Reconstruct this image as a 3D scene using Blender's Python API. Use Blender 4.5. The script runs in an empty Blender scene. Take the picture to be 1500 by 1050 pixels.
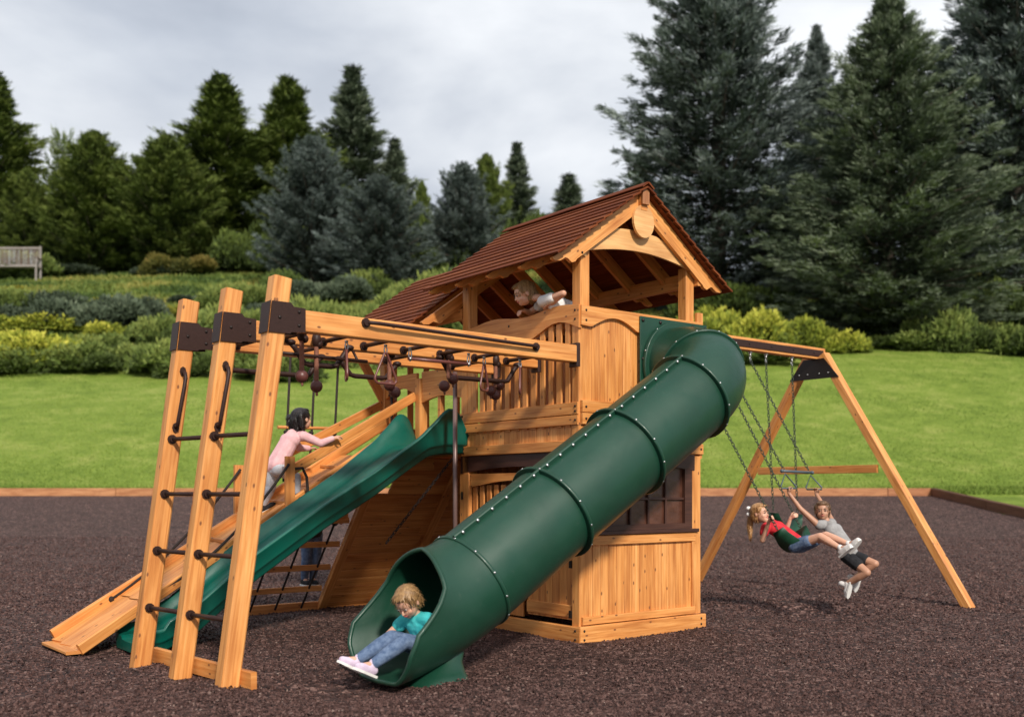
import bpy, bmesh, math, random
import numpy as np
from mathutils import Vector, Matrix, Quaternion, noise
random.seed(7)
sc = bpy.context.scene
C = sc.collection
R = math.radians
# ---------------------------------------------------------------- camera
cd = bpy.data.cameras.new('camera'); cam = bpy.data.objects.new('camera', cd); C.objects.link(cam)
cam.location = (0, 0, 1.2); cam.rotation_euler = (R(90), 0, 0)
cd.sensor_width = 36; cd.lens = 36; cd.shift_y = 0.13; cd.clip_end = 3000; cd.clip_start = 0.05
cd.dof.use_dof = True; cd.dof.focus_distance = 8.1; cd.dof.aperture_fstop = 1.5
sc.camera = cam
# ---------------------------------------------------------------- light
SUN_EL, SUN_AZ = 35, 158        # azimuth clockwise from +Y
sd = bpy.data.lights.new('sun', 'SUN'); sun = bpy.data.objects.new('sun', sd); C.objects.link(sun)
sd.energy = 3.25; sd.angle = R(5); sd.color = (1.0, 0.93, 0.82)
az = R(SUN_AZ)
sdir = Vector((math.sin(az)*math.cos(R(SUN_EL)), math.cos(az)*math.cos(R(SUN_EL)), math.sin(R(SUN_EL))))
sun.rotation_euler = sdir.to_track_quat('Z', 'Y').to_euler()
w = bpy.data.worlds.new('World'); sc.world = w; w.use_nodes = True
nt = w.node_tree; nt.nodes.clear()
def N(nt, t, **k):
    n = nt.nodes.new(t)
    for a, b in k.items():
        if a == 'i':
            for x, y in b.items(): n.inputs[x].default_value = y
        else: setattr(n, a, b)
    return n
def ramp(nt, fac, stops, interp='LINEAR'):
    n = nt.nodes.new('ShaderNodeValToRGB'); n.color_ramp.interpolation = interp
    e = n.color_ramp.elements
    while len(e) < len(stops): e.new(0.5)
    for k, (p, c) in enumerate(stops):
        e[k].position = p; e[k].color = (*c, 1) if len(c) == 3 else c
    nt.links.new(fac, n.inputs['Fac']); return n.outputs['Color']
L = nt.links.new
sky = N(nt, 'ShaderNodeTexSky', sky_type='NISHITA', sun_disc=False, sun_elevation=R(SUN_EL), sun_rotation=R(SUN_AZ))
skm = N(nt, 'ShaderNodeMix', data_type='RGBA', blend_type='MULTIPLY'); skm.inputs['Factor'].default_value = 1
L(sky.outputs[0], skm.inputs['A']); skm.inputs['B'].default_value = (.1, .1, .1, 1)
tc = N(nt, 'ShaderNodeTexCoord')
mp = N(nt, 'ShaderNodeMapping'); mp.inputs['Scale'].default_value = (1.0, 1.0, 2.5); mp.inputs['Location'].default_value = (.35, .2, .35)
L(tc.outputs['Generated'], mp.inputs['Vector'])
n1 = N(nt, 'ShaderNodeTexNoise', i={'Scale': 2.1, 'Detail': 8, 'Roughness': .5, 'Distortion': .15}); L(mp.outputs[0], n1.inputs['Vector'])
cl = ramp(nt, n1.outputs['Fac'], [(.38, (.37, .41, .48)), (.48, (.50, .54, .61)), (.55, (.63, .665, .72)), (.66, (.83, .855, .89))])
n2 = N(nt, 'ShaderNodeTexNoise', i={'Scale': 1.1, 'Detail': 4}); L(mp.outputs[0], n2.inputs['Vector'])
mk = ramp(nt, n2.outputs['Fac'], [(.25, (.80, .80, .80)), (.5, (1, 1, 1))])
mx = N(nt, 'ShaderNodeMix', data_type='RGBA'); L(mk, mx.inputs['Factor']); L(skm.outputs['Result'], mx.inputs['A']); L(cl, mx.inputs['B'])
bg = N(nt, 'ShaderNodeBackground'); bg.inputs['Strength'].default_value = .97; L(mx.outputs['Result'], bg.inputs['Color'])
wo = N(nt, 'ShaderNodeOutputWorld'); L(bg.outputs[0], wo.inputs['Surface'])
sc.view_settings.view_transform = 'Standard'; sc.view_settings.look = 'None'
sc.view_settings.exposure = 0.3; sc.view_settings.gamma = 1.0
sc.render.engine = 'CYCLES'
sc.cycles.max_bounces = 6; sc.cycles.diffuse_bounces = 3; sc.cycles.glossy_bounces = 3
# ---------------------------------------------------------------- frames
OX, OY = 0.54, 8.1
_l = math.hypot(1920, 1500)
UU = Vector((1920/_l, 1500/_l, 0)); VV = Vector((-1500/_l, 1920/_l, 0)); ZZ = Vector((0, 0, 1))
def T(u, v, z=0.0): return Vector((OX, OY, 0)) + UU*u + VV*v + ZZ*z
def Dr(u, v, z=0.0): return UU*u + VV*v + ZZ*z
def terr(X, Y):
    if Y < 14: z = 0.0
    elif Y < 30:
        t = (Y-14)/16; z = 1.07*(t*t*(1.6-.6*t))
    elif Y < 104: z = 1.07 + .3*(Y-30)
    else: z = 1.07 + .3*74 + (1-math.exp(-(Y-104)/30))*1.2
    return z
# ---------------------------------------------------------------- materials
def mat(name, col=(.5, .5, .5), rough=.5, metal=0.0, spec=.5, coat=0.0):
    m = bpy.data.materials.new(name); m.use_nodes = True
    b = m.node_tree.nodes['Principled BSDF']
    b.inputs['Base Color'].default_value = (*col, 1); b.inputs['Roughness'].default_value = rough
    b.inputs['Metallic'].default_value = metal; b.inputs['Specular IOR Level'].default_value = spec
    if coat: b.inputs['Coat Weight'].default_value = coat; b.inputs['Coat Roughness'].default_value = .15
    return m
def bump(m, src, strength=.3, dist=.01):
    nt = m.node_tree; b = nt.nodes['Principled BSDF']
    n = N(nt, 'ShaderNodeBump', i={'Strength': strength, 'Distance': dist}); nt.links.new(src, n.inputs['Height']); nt.links.new(n.outputs[0], b.inputs['Normal'])
def wood(name, light, mid, dark, knot=(.22, .08, .028), knots=True, rough=.5):
    m = mat(name, mid, rough); nt = m.node_tree; L = nt.links.new; b = nt.nodes['Principled BSDF']
    uv = N(nt, 'ShaderNodeUVMap')
    m1 = N(nt, 'ShaderNodeMapping'); m1.inputs['Scale'].default_value = (1.3, 30, 1); L(uv.outputs[0], m1.inputs['Vector'])
    g = N(nt, 'ShaderNodeTexNoise', i={'Scale': 1.6, 'Detail': 5, 'Roughness': .6, 'Distortion': .6}); L(m1.outputs[0], g.inputs['Vector'])
    c = ramp(nt, g.outputs['Fac'], [(.27, dark), (.46, mid), (.68, light)])
    m3 = N(nt, 'ShaderNodeMapping'); m3.inputs['Scale'].default_value = (.9, 5, 1); L(uv.outputs[0], m3.inputs['Vector'])
    g3 = N(nt, 'ShaderNodeTexNoise', i={'Scale': 2.0, 'Detail': 3}); L(m3.outputs[0], g3.inputs['Vector'])
    mm = N(nt, 'ShaderNodeMix', data_type='RGBA', blend_type='MULTIPLY'); mm.inputs['Factor'].default_value = 1
    L(c, mm.inputs['A']); L(ramp(nt, g3.outputs['Fac'], [(.3, (.76, .66, .6)), (.6, (1.06, 1.06, 1.06))]), mm.inputs['B'])
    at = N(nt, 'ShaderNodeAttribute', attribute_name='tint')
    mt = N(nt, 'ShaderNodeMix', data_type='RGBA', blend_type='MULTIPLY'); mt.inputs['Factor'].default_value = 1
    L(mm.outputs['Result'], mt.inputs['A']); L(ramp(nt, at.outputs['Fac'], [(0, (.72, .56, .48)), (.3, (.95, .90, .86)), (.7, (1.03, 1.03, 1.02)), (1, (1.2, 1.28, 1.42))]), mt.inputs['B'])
    last = mt.outputs['Result']
    if knots:
        m2 = N(nt, 'ShaderNodeMapping'); m2.inputs['Scale'].default_value = (7, 13, 1); L(uv.outputs[0], m2.inputs['Vector'])
        v = N(nt, 'ShaderNodeTexVoronoi', i={'Scale': 1.0, 'Randomness': 1.0}); v.voronoi_dimensions = '2D'; L(m2.outputs[0], v.inputs['Vector'])
        wn = N(nt, 'ShaderNodeSeparateColor'); L(v.outputs['Color'], wn.inputs[0])
        mr = N(nt, 'ShaderNodeMapRange', i={'From Min': .06, 'From Max': .13, 'To Min': 1, 'To Max': 0}); L(v.outputs['Distance'], mr.inputs['Value'])
        gt = N(nt, 'ShaderNodeMath', operation='GREATER_THAN'); gt.inputs[1].default_value = .80; L(wn.outputs[0], gt.inputs[0])
        ml = N(nt, 'ShaderNodeMath', operation='MULTIPLY'); L(mr.outputs[0], ml.inputs[0]); L(gt.outputs[0], ml.inputs[1])
        mk = N(nt, 'ShaderNodeMix', data_type='RGBA'); L(ml.outputs[0], mk.inputs['Factor']); L(last, mk.inputs['A']); mk.inputs['B'].default_value = (*knot, 1)
        last = mk.outputs['Result']
    L(last, b.inputs['Base Color']); bump(m, g.outputs['Fac'], .25, .004)
    return m
def noisy(name, a, b_, scale=4, rough=.6, bstr=.2, bdist=.01, detail=5, coat=0, spec=.5, coord='Object', metal=0, bscale=None):
    m = mat(name, a, rough, coat=coat, spec=spec, metal=metal); nt = m.node_tree; b = nt.nodes['Principled BSDF']
    tc = N(nt, 'ShaderNodeTexCoord')
    n = N(nt, 'ShaderNodeTexNoise', i={'Scale': scale, 'Detail': detail, 'Roughness': .6}); nt.links.new(tc.outputs[coord], n.inputs['Vector'])
    nt.links.new(ramp(nt, n.outputs['Fac'], [(.33, a), (.67, b_)]), b.inputs['Base Color'])
    if bscale:
        n = N(nt, 'ShaderNodeTexNoise', i={'Scale': bscale, 'Detail': 3}); nt.links.new(tc.outputs[coord], n.inputs['Vector'])
    bump(m, n.outputs['Fac'], bstr, bdist); return m
M = {}
M['cedar'] = wood('cedar_wood', (.76, .36, .115), (.65, .265, .068), (.46, .15, .032))
M['pale'] = wood('pale_cedar_wood', (.76, .44, .18), (.68, .36, .135), (.58, .28, .095), knots=False)
M['timber'] = wood('border_timber_wood', (.54, .27, .125), (.43, .19, .08), (.26, .10, .04))
M['timberdark'] = wood('old_border_timber_wood', (.16, .065, .035), (.11, .04, .022), (.06, .022, .013))
M['brownwood'] = wood('brown_stained_wood', (.085, .034, .022), (.06, .022, .014), (.035, .013, .009), knots=False)
M['shingle'] = wood('stained_roof_slats', (.23, .066, .020), (.155, .041, .012), (.08, .021, .007), knots=False, rough=.8)
M['shingle'].node_tree.nodes['Principled BSDF'].inputs['Specular IOR Level'].default_value = .2
M['brown'] = noisy('brown_powder_coated_metal', (.028, .011, .008), (.038, .016, .012), 60, .5, .15, .001, spec=.3)
M['chrome'] = mat('zinc_steel', (.50, .50, .50), .36, 1.0)
M['bolt'] = mat('dark_bolt', (.03, .022, .02), .4, .6)
M['tube'] = noisy('dark_green_plastic', (.005, .042, .023), (.008, .054, .031), 2.2, .42, .35, .0012, coat=.12, bscale=260)
def scuff(m, sc=3.0):
    nt = m.node_tree; b = nt.nodes['Principled BSDF']; tc = N(nt, 'ShaderNodeTexCoord')
    n = N(nt, 'ShaderNodeTexNoise', i={'Scale': sc, 'Detail': 9, 'Roughness': .72, 'Distortion': .5}); nt.links.new(tc.outputs['Object'], n.inputs['Vector'])
    mr = N(nt, 'ShaderNodeMapRange', i={'From Min': .35, 'From Max': .7, 'To Min': .34, 'To Max': .62}); nt.links.new(n.outputs['Fac'], mr.inputs['Value']); nt.links.new(mr.outputs[0], b.inputs['Roughness'])
    old = b.inputs['Base Color'].links[0].from_socket
    n2 = N(nt, 'ShaderNodeTexNoise', i={'Scale': sc*7, 'Detail': 6, 'Roughness': .8}); nt.links.new(tc.outputs['Object'], n2.inputs['Vector'])
    m2 = N(nt, 'ShaderNodeMapRange', i={'From Min': .60, 'From Max': .78, 'To Min': 0, 'To Max': .16}); nt.links.new(n2.outputs['Fac'], m2.inputs['Value'])
    mx = N(nt, 'ShaderNodeMix', data_type='RGBA'); nt.links.new(m2.outputs[0], mx.inputs['Factor']); nt.links.new(old, mx.inputs['A']); mx.inputs['B'].default_value = (.22, .24, .20, 1)
    nt.links.new(mx.outputs['Result'], b.inputs['Base Color'])
M['slide'] = noisy('bright_green_plastic', (.0, .085, .060), (.0, .108, .076), 2.5, .34, .2, .001, coat=.2, bscale=160)
scuff(M['tube']); scuff(M['slide'], 4)
M['rope'] = mat('dark_rope', (.022, .013, .010), .85)
M['ropebrown'] = mat('brown_rope', (.24, .095, .06), .85)
M['ball'] = noisy('brown_rubber_ball', (.10, .03, .025), (.13, .04, .033), 20, .4)
M['ring'] = mat('maroon_coated_ring', (.15, .045, .035), .35)
M['pole'] = mat('worn_brown_pole', (.17, .105, .095), .38, .2)
M['chain'] = mat('coated_chain', (.05, .065, .045), .45, .3)
M['glass'] = noisy('brown_window_film', (.07, .026, .016), (.12, .048, .03), 9, .3, .6, .01)
M['seat'] = mat('green_swing_seat', (.008, .055, .028), .45)
M['trap'] = mat('blue_grey_coated_steel', (.07, .10, .12), .4)
# ---------------------------------------------------------------- mesh builder
class MB:
    def __init__(s): s.v = []; s.f = []; s.uv = []; s.t = []; s.m = []; s.sm = []
    def face(s, idx, uvs, t=.5, m=0, sm=False):
        s.f.append(tuple(idx)); s.uv.append(uvs); s.t.append(t); s.m.append(m); s.sm.append(sm)
    # board along p0->p1; w across (side), h along up; chamfered long edges
    def board(s, p0, p1, w, h, up=ZZ, m=0, t=None, ch=.004, off=0.0):
        p0 = Vector(p0); p1 = Vector(p1); d = (p1-p0); ln = d.length; d.normalize()
        side = d.cross(Vector(up)).normalized(); upv = side.cross(d).normalized()
        t = random.random() if t is None else t
        ou = random.random()*40; ov = random.random()*40
        c = min(ch, w*.3, h*.3); a = w/2; b = h/2
        prof = [(-a+c, -b), (a-c, -b), (a, -b+c), (a, b-c), (a-c, b), (-a+c, b), (-a, b-c), (-a, -b+c)]
        per = [0]
        for k in range(8):
            q = prof[(k+1) % 8]; per.append(per[-1]+math.hypot(q[0]-prof[k][0], q[1]-prof[k][1]))
        base = len(s.v)
        for p in (p0, p1):
            for (x, y) in prof: s.v.append(p+side*x+upv*y)
        for k in range(8):
            k2 = (k+1) % 8
            s.face((base+k, base+k2, base+8+k2, base+8+k), [(ou, ov+per[k]), (ou, ov+per[k+1]), (ou+ln, ov+per[k+1]), (ou+ln, ov+per[k])], t, m)
        s.face([base+k for k in range(7, -1, -1)], [(ou+prof[k][0]*.3, ov+prof[k][1]) for k in range(7, -1, -1)], t*.8, m)
        s.face([base+8+k for k in range(8)], [(ou+prof[k][0]*.3, ov+prof[k][1]) for k in range(8)], t*.8, m)
    # box in tower frame, grain along axis g
    def box(s, u0, u1, v0, v1, z0, z1, g='z', m=0, t=None, ch=.004):
        um, vm, zm = (u0+u1)/2, (v0+v1)/2, (z0+z1)/2
        if g == 'z': s.board(T(um, vm, z0), T(um, vm, z1), abs(v1-v0), abs(u1-u0), UU, m, t, ch)
        elif g == 'u': s.board(T(u0, vm, zm), T(u1, vm, zm), abs(v1-v0), abs(z1-z0), ZZ, m, t, ch)
        else: s.board(T(um, v0, zm), T(um, v1, zm), abs(u1-u0), abs(z1-z0), ZZ, m, t, ch)
    # extruded polygon: pts 2D in (ax, ay) from origin o, thickness along az
    def prism(s, pts, o, ax, ay, az, th, m=0, t=None, sm=False):
        t = random.random() if t is None else t
        ou = random.random()*40; ov = random.random()*40
        o = Vector(o); n = len(pts); b = len(s.v)
        for k in (0, 1):
            for (x, y) in pts: s.v.append(o+ax*x+ay*y+az*(th*k))
        s.face([b+k for k in range(n-1, -1, -1)], [(ou+pts[k][0], ov+pts[k][1]) for k in range(n-1, -1, -1)], t, m)
        s.face([b+n+k for k in range(n)], [(ou+pts[k][0], ov+pts[k][1]) for k in range(n)], t, m)
        for k in range(n):
            k2 = (k+1) % n
            s.face((b+k, b+k2, b+n+k2, b+n+k), [(ou+pts[k][0], ov), (ou+pts[k2][0], ov), (ou+pts[k2][0], ov+th), (ou+pts[k][0], ov+th)], t, m, sm)
    def tube(s, pts, r, n=10, m=0, t=.5, closed=False, cap=True, r2=None):
        pts = [Vector(p) for p in pts]; K = len(pts)
        rs = r if isinstance(r, (list, tuple)) else [r]*K
        b = len(s.v); up = None
        for k, p in enumerate(pts):
            if closed: d = pts[(k+1) % K]-pts[k-1]
            else: d = pts[min(k+1, K-1)]-pts[max(k-1, 0)]
            d = d.normalized() if d.length > 1e-9 else Vector((0, 0, 1))
            if up is None:
                up = Vector((0, 0, 1)) if abs(d.z) < .9 else Vector((1, 0, 0))
            side = d.cross(up).normalized(); up = side.cross(d).normalized()
            for j in range(n):
                a = 2*math.pi*j/n; s.v.append(p+(side*math.cos(a)+up*math.sin(a))*rs[k])
        for k in range(K if closed else K-1):
            k2 = (k+1) % K
            for j in range(n):
                j2 = (j+1) % n
                s.face((b+k*n+j, b+k*n+j2, b+k2*n+j2, b+k2*n+j), [(k*.1, j/n), (k*.1, (j+1)/n), (k*.1+.1, (j+1)/n), (k*.1+.1, j/n)], t, m, True)
        if cap and not closed:
            s.face([b+j for j in range(n-1, -1, -1)], [(0, 0)]*n, t, m); e = b+(K-1)*n
            s.face([e+j for j in range(n)], [(0, 0)]*n, t, m)
    def ball(s, c, r, m=0, t=.5, nu=10, nv=7, ax=None):
        c = Vector(c); rx, ry, rz = (r, r, r) if not isinstance(r, (tuple, list)) else r
        X, Y_, Z = ax if ax else (Vector((1, 0, 0)), Vector((0, 1, 0)), ZZ)
        b = len(s.v)
        s.v.append(c+Z*rz)
        for i in range(1, nv):
            a = math.pi*i/nv
            for j in range(nu):
                q = 2*math.pi*j/nu
                s.v.append(c+X*(rx*math.sin(a)*math.cos(q))+Y_*(ry*math.sin(a)*math.sin(q))+Z*(rz*math.cos(a)))
        s.v.append(c-Z*rz); e = len(s.v)-1
        for j in range(nu):
            j2 = (j+1) % nu
            s.face((b, b+1+j, b+1+j2), [(0, 0)]*3, t, m, True)
            for i in range(nv-2):
                s.face((b+1+i*nu+j, b+1+(i+1)*nu+j, b+1+(i+1)*nu+j2, b+1+i*nu+j2), [(0, 0)]*4, t, m, True)
            s.face((b+1+(nv-2)*nu+j, e, b+1+(nv-2)*nu+j2), [(0, 0)]*3, t, m, True)
    def cyl(s, c, d, r, h, m=0, n=12, t=.5):
        c = Vector(c); d = Vector(d).normalized(); s.tube([c, c+d*h], r, n, m, t)
    def build(s, name, mats, parent=None):
        me = bpy.data.meshes.new(name)
        org = parent_world(parent) if parent else Vector((0, 0, 0))
        me.from_pydata([tuple(Vector(p)-org) for p in s.v], [], s.f)
        uvl = me.uv_layers.new(name='UVMap')
        uvl.data.foreach_set('uv', np.array([c for f in s.uv for p in f for c in p], dtype=np.float32))
        a = me.attributes.new('tint', 'FLOAT', 'FACE'); a.data.foreach_set('value', np.array(s.t, dtype=np.float32))
        me.polygons.foreach_set('material_index', np.array(s.m, dtype=np.int32))
        me.polygons.foreach_set('use_smooth', np.array(s.sm, dtype=bool))
        if not isinstance(mats, (list, tuple)): mats = [mats]
        for m in mats: me.materials.append(m)
        me.update()
        o = bpy.data.objects.new(name, me); C.objects.link(o)
        if parent: o.parent = parent
        return o
def parent_world(o):
    p = Vector((0, 0, 0))
    while o is not None:
        p += o.location; o = o.parent
    return p
def tag(o, label, cat, group=None, kind=None):
    if label: o['label'] = label
    if cat: o['category'] = cat
    if group: o['group'] = group
    if kind: o['kind'] = kind
    return o
def thing(name, label, cat, loc=(0, 0, 0), group=None):
    o = bpy.data.objects.new(name, None); o.empty_display_size = .1; C.objects.link(o); o.location = loc
    return tag(o, label, cat, group)
def single(mb, name, mats, label, cat, loc, group=None):
    """a thing that is one mesh: built in world coords, origin moved to loc"""
    o = mb.build(name, mats); loc = Vector(loc)
    o.data.transform(Matrix.Translation(-loc)); o.location = loc
    return tag(o, label, cat, group)
def copy_tree(o, parent=None):
    c = o.copy(); C.objects.link(c); c.parent = parent
    for ch in list(o.children): copy_tree(ch, c)
    return c
# ================================================================ GROUND
def grid_sheet(name, xs, ys, zf, m, kind='structure'):
    vs = [(x, y, zf(x, y)) for y in ys for x in xs]; nx = len(xs)
    fs = [(j*nx+i, j*nx+i+1, (j+1)*nx+i+1, (j+1)*nx+i) for j in range(len(ys)-1) for i in range(nx-1)]
    me = bpy.data.meshes.new(name); me.from_pydata(vs, [], fs); me.materials.append(m)
    me.polygons.foreach_set('use_smooth', [True]*len(fs))
    o = bpy.data.objects.new(name, me); C.objects.link(o); o['kind'] = kind; return o
# lawn material: mown grass with mottling
def lawn_mat():
    m = mat('mown_grass', (.18, .26, .04), .85, spec=.2); nt = m.node_tree; b = nt.nodes['Principled BSDF']; L = nt.links.new
    tc = N(nt, 'ShaderNodeTexCoord')
    a = N(nt, 'ShaderNodeTexNoise', i={'Scale': .8, 'Detail': 7, 'Roughness': .68}); L(tc.outputs['Object'], a.inputs['Vector'])
    c = ramp(nt, a.outputs['Fac'], [(.28, (.11, .17, .02)), (.5, (.19, .265, .036)), (.72, (.31, .345, .08))])
    f = N(nt, 'ShaderNodeTexNoise', i={'Scale': 9, 'Detail': 5, 'Roughness': .7}); L(tc.outputs['Object'], f.inputs['Vector'])
    mm = N(nt, 'ShaderNodeMix', data_type='RGBA', blend_type='MULTIPLY'); mm.inputs['Factor'].default_value = 1
    L(c, mm.inputs['A']); L(ramp(nt, f.outputs['Fac'], [(.3, (.62, .68, .6)), (.65, (1.15, 1.1, 1.2))]), mm.inputs['B'])
    L(mm.outputs['Result'], b.inputs['Base Color']); bump(m, f.outputs['Fac'], .8, .06); return m
M['lawn'] = lawn_mat()
def yspace():
    ys = [-60, -20, 0, 3]; y = 4
    while y < 30: ys.append(y); y += .5
    while y < 130: ys.append(y); y += 2
    ys += [150, 200, 300, 500, 900, 1500]
    return ys
def xspace():
    xs = [-1500, -700, -300, -150]; x = -100
    while x <= 100: xs.append(x); x += 2.5
    return xs+[150, 300, 700, 1500]
def groundz(x, y):
    z = terr(x, y)
    if -28 < x < 9.9 and y < 28.2: z -= .15
    if y > 34: z += .5*noise.noise(Vector((x*.05, y*.05, 0)))*min(1, (y-34)/12) + .15*noise.noise(Vector((x*.2, y*.2, 3)))*min(1, (y-34)/12)
    return z
lawn = grid_sheet('grass_lawn', xspace(), yspace(), groundz, M['lawn'])
def mulch_mat():
    m = mat('rubber_mulch', (.05, .035, .032), .8, spec=.35); nt = m.node_tree; b = nt.nodes['Principled BSDF']; L = nt.links.new
    tc = N(nt, 'ShaderNodeTexCoord')
    mp = N(nt, 'ShaderNodeMapping'); L(tc.outputs['Object'], mp.inputs['Vector'])
    v = N(nt, 'ShaderNodeTexVoronoi', i={'Scale': 30, 'Randomness': 1}); L(mp.outputs[0], v.inputs['Vector'])
    s = N(nt, 'ShaderNodeSeparateColor'); L(v.outputs['Color'], s.inputs[0])
    c = ramp(nt, s.outputs[0], [(0, (.018, .008, .007)), (.5, (.054, .027, .022)), (.8, (.10, .052, .044)), (1, (.25, .15, .125))])
    n = N(nt, 'ShaderNodeTexNoise', i={'Scale': 3.5, 'Detail': 8, 'Roughness': .78}); L(tc.outputs['Object'], n.inputs['Vector'])
    mm = N(nt, 'ShaderNodeMix', data_type='RGBA', blend_type='MULTIPLY'); mm.inputs['Factor'].default_value = 1
    L(c, mm.inputs['A']); L(ramp(nt, n.outputs['Fac'], [(.3, (.55, .54, .54)), (.7, (1.4, 1.37, 1.35))]), mm.inputs['B'])
    L(mm.outputs['Result'], b.inputs['Base Color'])
    bump(m, v.outputs['Distance'], 1.0, .02); return m
M['mulch'] = mulch_mat()
MX0, MX1, MY0, MY1 = -30, 12.25, -6, 30
HOL = [(T(2.78, -.1), .75, .07), (T(3.4, -.1), .6, .05), (T(4.15, 1.1), .7, .06), (T(-2.45, -.6), .55, .06), (T(-3.1, 1.5), .5, .04), (T(-3.35, 2.2), .45, .03)]
def mulchz(x, y):
    z = terr(x, y)+.012+.022*noise.noise(Vector((x*1.1, y*1.1, 4)))*min(1, max(0, (29.5-y)/2))+.010*noise.noise(Vector((x*3.3, y*3.3, 9)))*min(1, max(0, (29.5-y)/2))
    for p, r, d in HOL:
        q = ((x-p.x)**2+(y-p.y)**2)/r/r
        if q < 6: z += -d*math.exp(-q*1.4)+d*.45*math.exp(-(math.sqrt(q)-1.25)**2*5)
    return z
mys = [-6, -3, 0, 2, 3]; y = 4
while y <= 15.99: mys.append(y); y += .2
while y <= 30.01: mys.append(y); y += .5
mxs = list(np.arange(MX0, -9, 1.0))+list(np.arange(-9, 9, .2))+list(np.arange(9, MX1, .5))+[MX1]
grid_sheet('mulch_bed', mxs, mys, mulchz, M['mulch'])
# loose chips in the near half: uncountable, one object
def chips():
    rng = np.random.default_rng(3); tot = 190000
    # density by depth, inside view wedge plus margins
    Y = 4.9+(rng.random(tot)**1.7)*16; X = (rng.random(tot)*2-1)*(Y*.56+.4)
    ok = X < MX1-.1; X = X[ok]; Y = Y[ok]; n = len(X)
    Z = np.array([mulchz(x, y) for x, y in zip(X, Y)])+.002
    L_ = rng.uniform(.004, .0125, n)*np.where(Y > 10, 1.5, 1); W_ = L_*rng.uniform(.35, .8, n); H_ = L_*rng.uniform(.3, .8, n)
    a = rng.random(n)*math.pi*2; tl = rng.normal(0, .5, n)
    base = np.array([(-1, -.8, -.4), (1, -.6, -.3), (.7, 1, -.4), (-.8, .8, -.3), (-.5, -.3, 1), (.6, .2, .8)])
    P = base[None]*np.stack([L_, W_, H_], 1)[:, None, :]*rng.uniform(.7, 1.2, (n, 6, 3))
    x = P[..., 0]*np.cos(tl)[:, None]-P[..., 2]*np.sin(tl)[:, None]; z = P[..., 0]*np.sin(tl)[:, None]+P[..., 2]*np.cos(tl)[:, None]
    X2 = x*np.cos(a)[:, None]-P[..., 1]*np.sin(a)[:, None]+X[:, None]; Y2 = x*np.sin(a)[:, None]+P[..., 1]*np.cos(a)[:, None]+Y[:, None]
    V = np.stack([X2, Y2, z+Z[:, None]+H_[:, None]*.3], -1).reshape(-1, 3)
    F = np.array([(0, 1, 5), (0, 5, 4), (1, 2, 5), (2, 3, 4), (2, 4, 5), (3, 0, 4)])
    FF = (F[None]+(np.arange(n)*6)[:, None, None]).reshape(-1, 3)
    me = bpy.data.meshes.new('mulch_chips'); me.vertices.add(len(V)); me.vertices.foreach_set('co', V.ravel().astype(np.float32))
    me.loops.add(FF.size); me.loops.foreach_set('vertex_index', FF.ravel().astype(np.int32))
    me.polygons.add(len(FF)); me.polygons.foreach_set('loop_start', np.arange(0, FF.size, 3, dtype=np.int32)); me.polygons.foreach_set('loop_total', np.full(len(FF), 3, dtype=np.int32))
    at = me.attributes.new('tint', 'FLOAT', 'FACE'); at.data.foreach_set('value', np.repeat(rng.random(n), 6).astype(np.float32))
    me.update(calc_edges=True); me.validate()
    m = mat('rubber_chip', (.06, .04, .035), .75, spec=.25); nt = m.node_tree
    A = N(nt, 'ShaderNodeAttribute', attribute_name='tint')
    nt.links.new(ramp(nt, A.outputs['Fac'], [(0, (.028, .013, .011)), (.45, (.076, .038, .031)), (.8, (.125, .066, .056)), (.97, (.17, .10, .085)), (1, (.26, .18, .15))]), nt.nodes['Principled BSDF'].inputs['Base Color'])
    me.materials.append(m); o = bpy.data.objects.new('mulch_chips', me); C.objects.link(o)
    tag(o, 'loose dark brown shredded rubber mulch chips covering the play area', 'mulch', kind='stuff')
chips()
# border timbers
def timber(p0, p1, hgt, label, wd=.16, mt='timber', tt=None):
    t = thing('border_timber', label, 'landscape timber', p0, 'timbers edging the mulch bed')
    mb = MB(); d = (p1-p0).normalized()
    mb.board(p0+d*.01+ZZ*(hgt/2-.05), p1-d*.01+ZZ*(hgt/2-.05), wd, hgt+.1, ZZ, 0, random.uniform(.3, .8) if tt is None else tt, .012)
    mb.build('beam', M[mt], t)
    for q in (.03, .97):
        s = MB(); p = p0.lerp(p1, q)+ZZ*(hgt-.004); s.cyl(p, ZZ, .016, .008, 0, 8); s.build('spike_head', M['bolt'], t)
xs = [-21.6, -16.6, -11.6, -6.2, -.4, 5.4, 11.0, 12.3]
nm = ['long reddish border timber at the far left edge of the mulch', 'reddish border timber at the lawn edge left of the ladder posts', 'reddish border timber seen between the ladder posts of the monkey bars', 'border timber behind the climbing ramp and girl in pink', 'border timber hidden mostly behind the play tower', 'border timber crossing behind the far leg of the swing frame', 'short border timber meeting the right corner of the mulch bed']
for k in range(7):
    timber(Vector((xs[k], 30.05, 1.07)), Vector((xs[k+1], 30.05, 1.07)), .235, nm[k], tt=.9-.12*k)
ys_ = [30, 26.5, 23.2, 19.8]
nm = ['dark border timber running towards the viewer from the right corner', 'second timber of the right hand mulch edge', 'nearest border timber at the right edge of the photo']
for k in range(3):
    timber(Vector((12.34, ys_[k], terr(0, ys_[k]))), Vector((12.34, ys_[k+1], terr(0, ys_[k+1]))), .24, nm[k], mt='timberdark')
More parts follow.
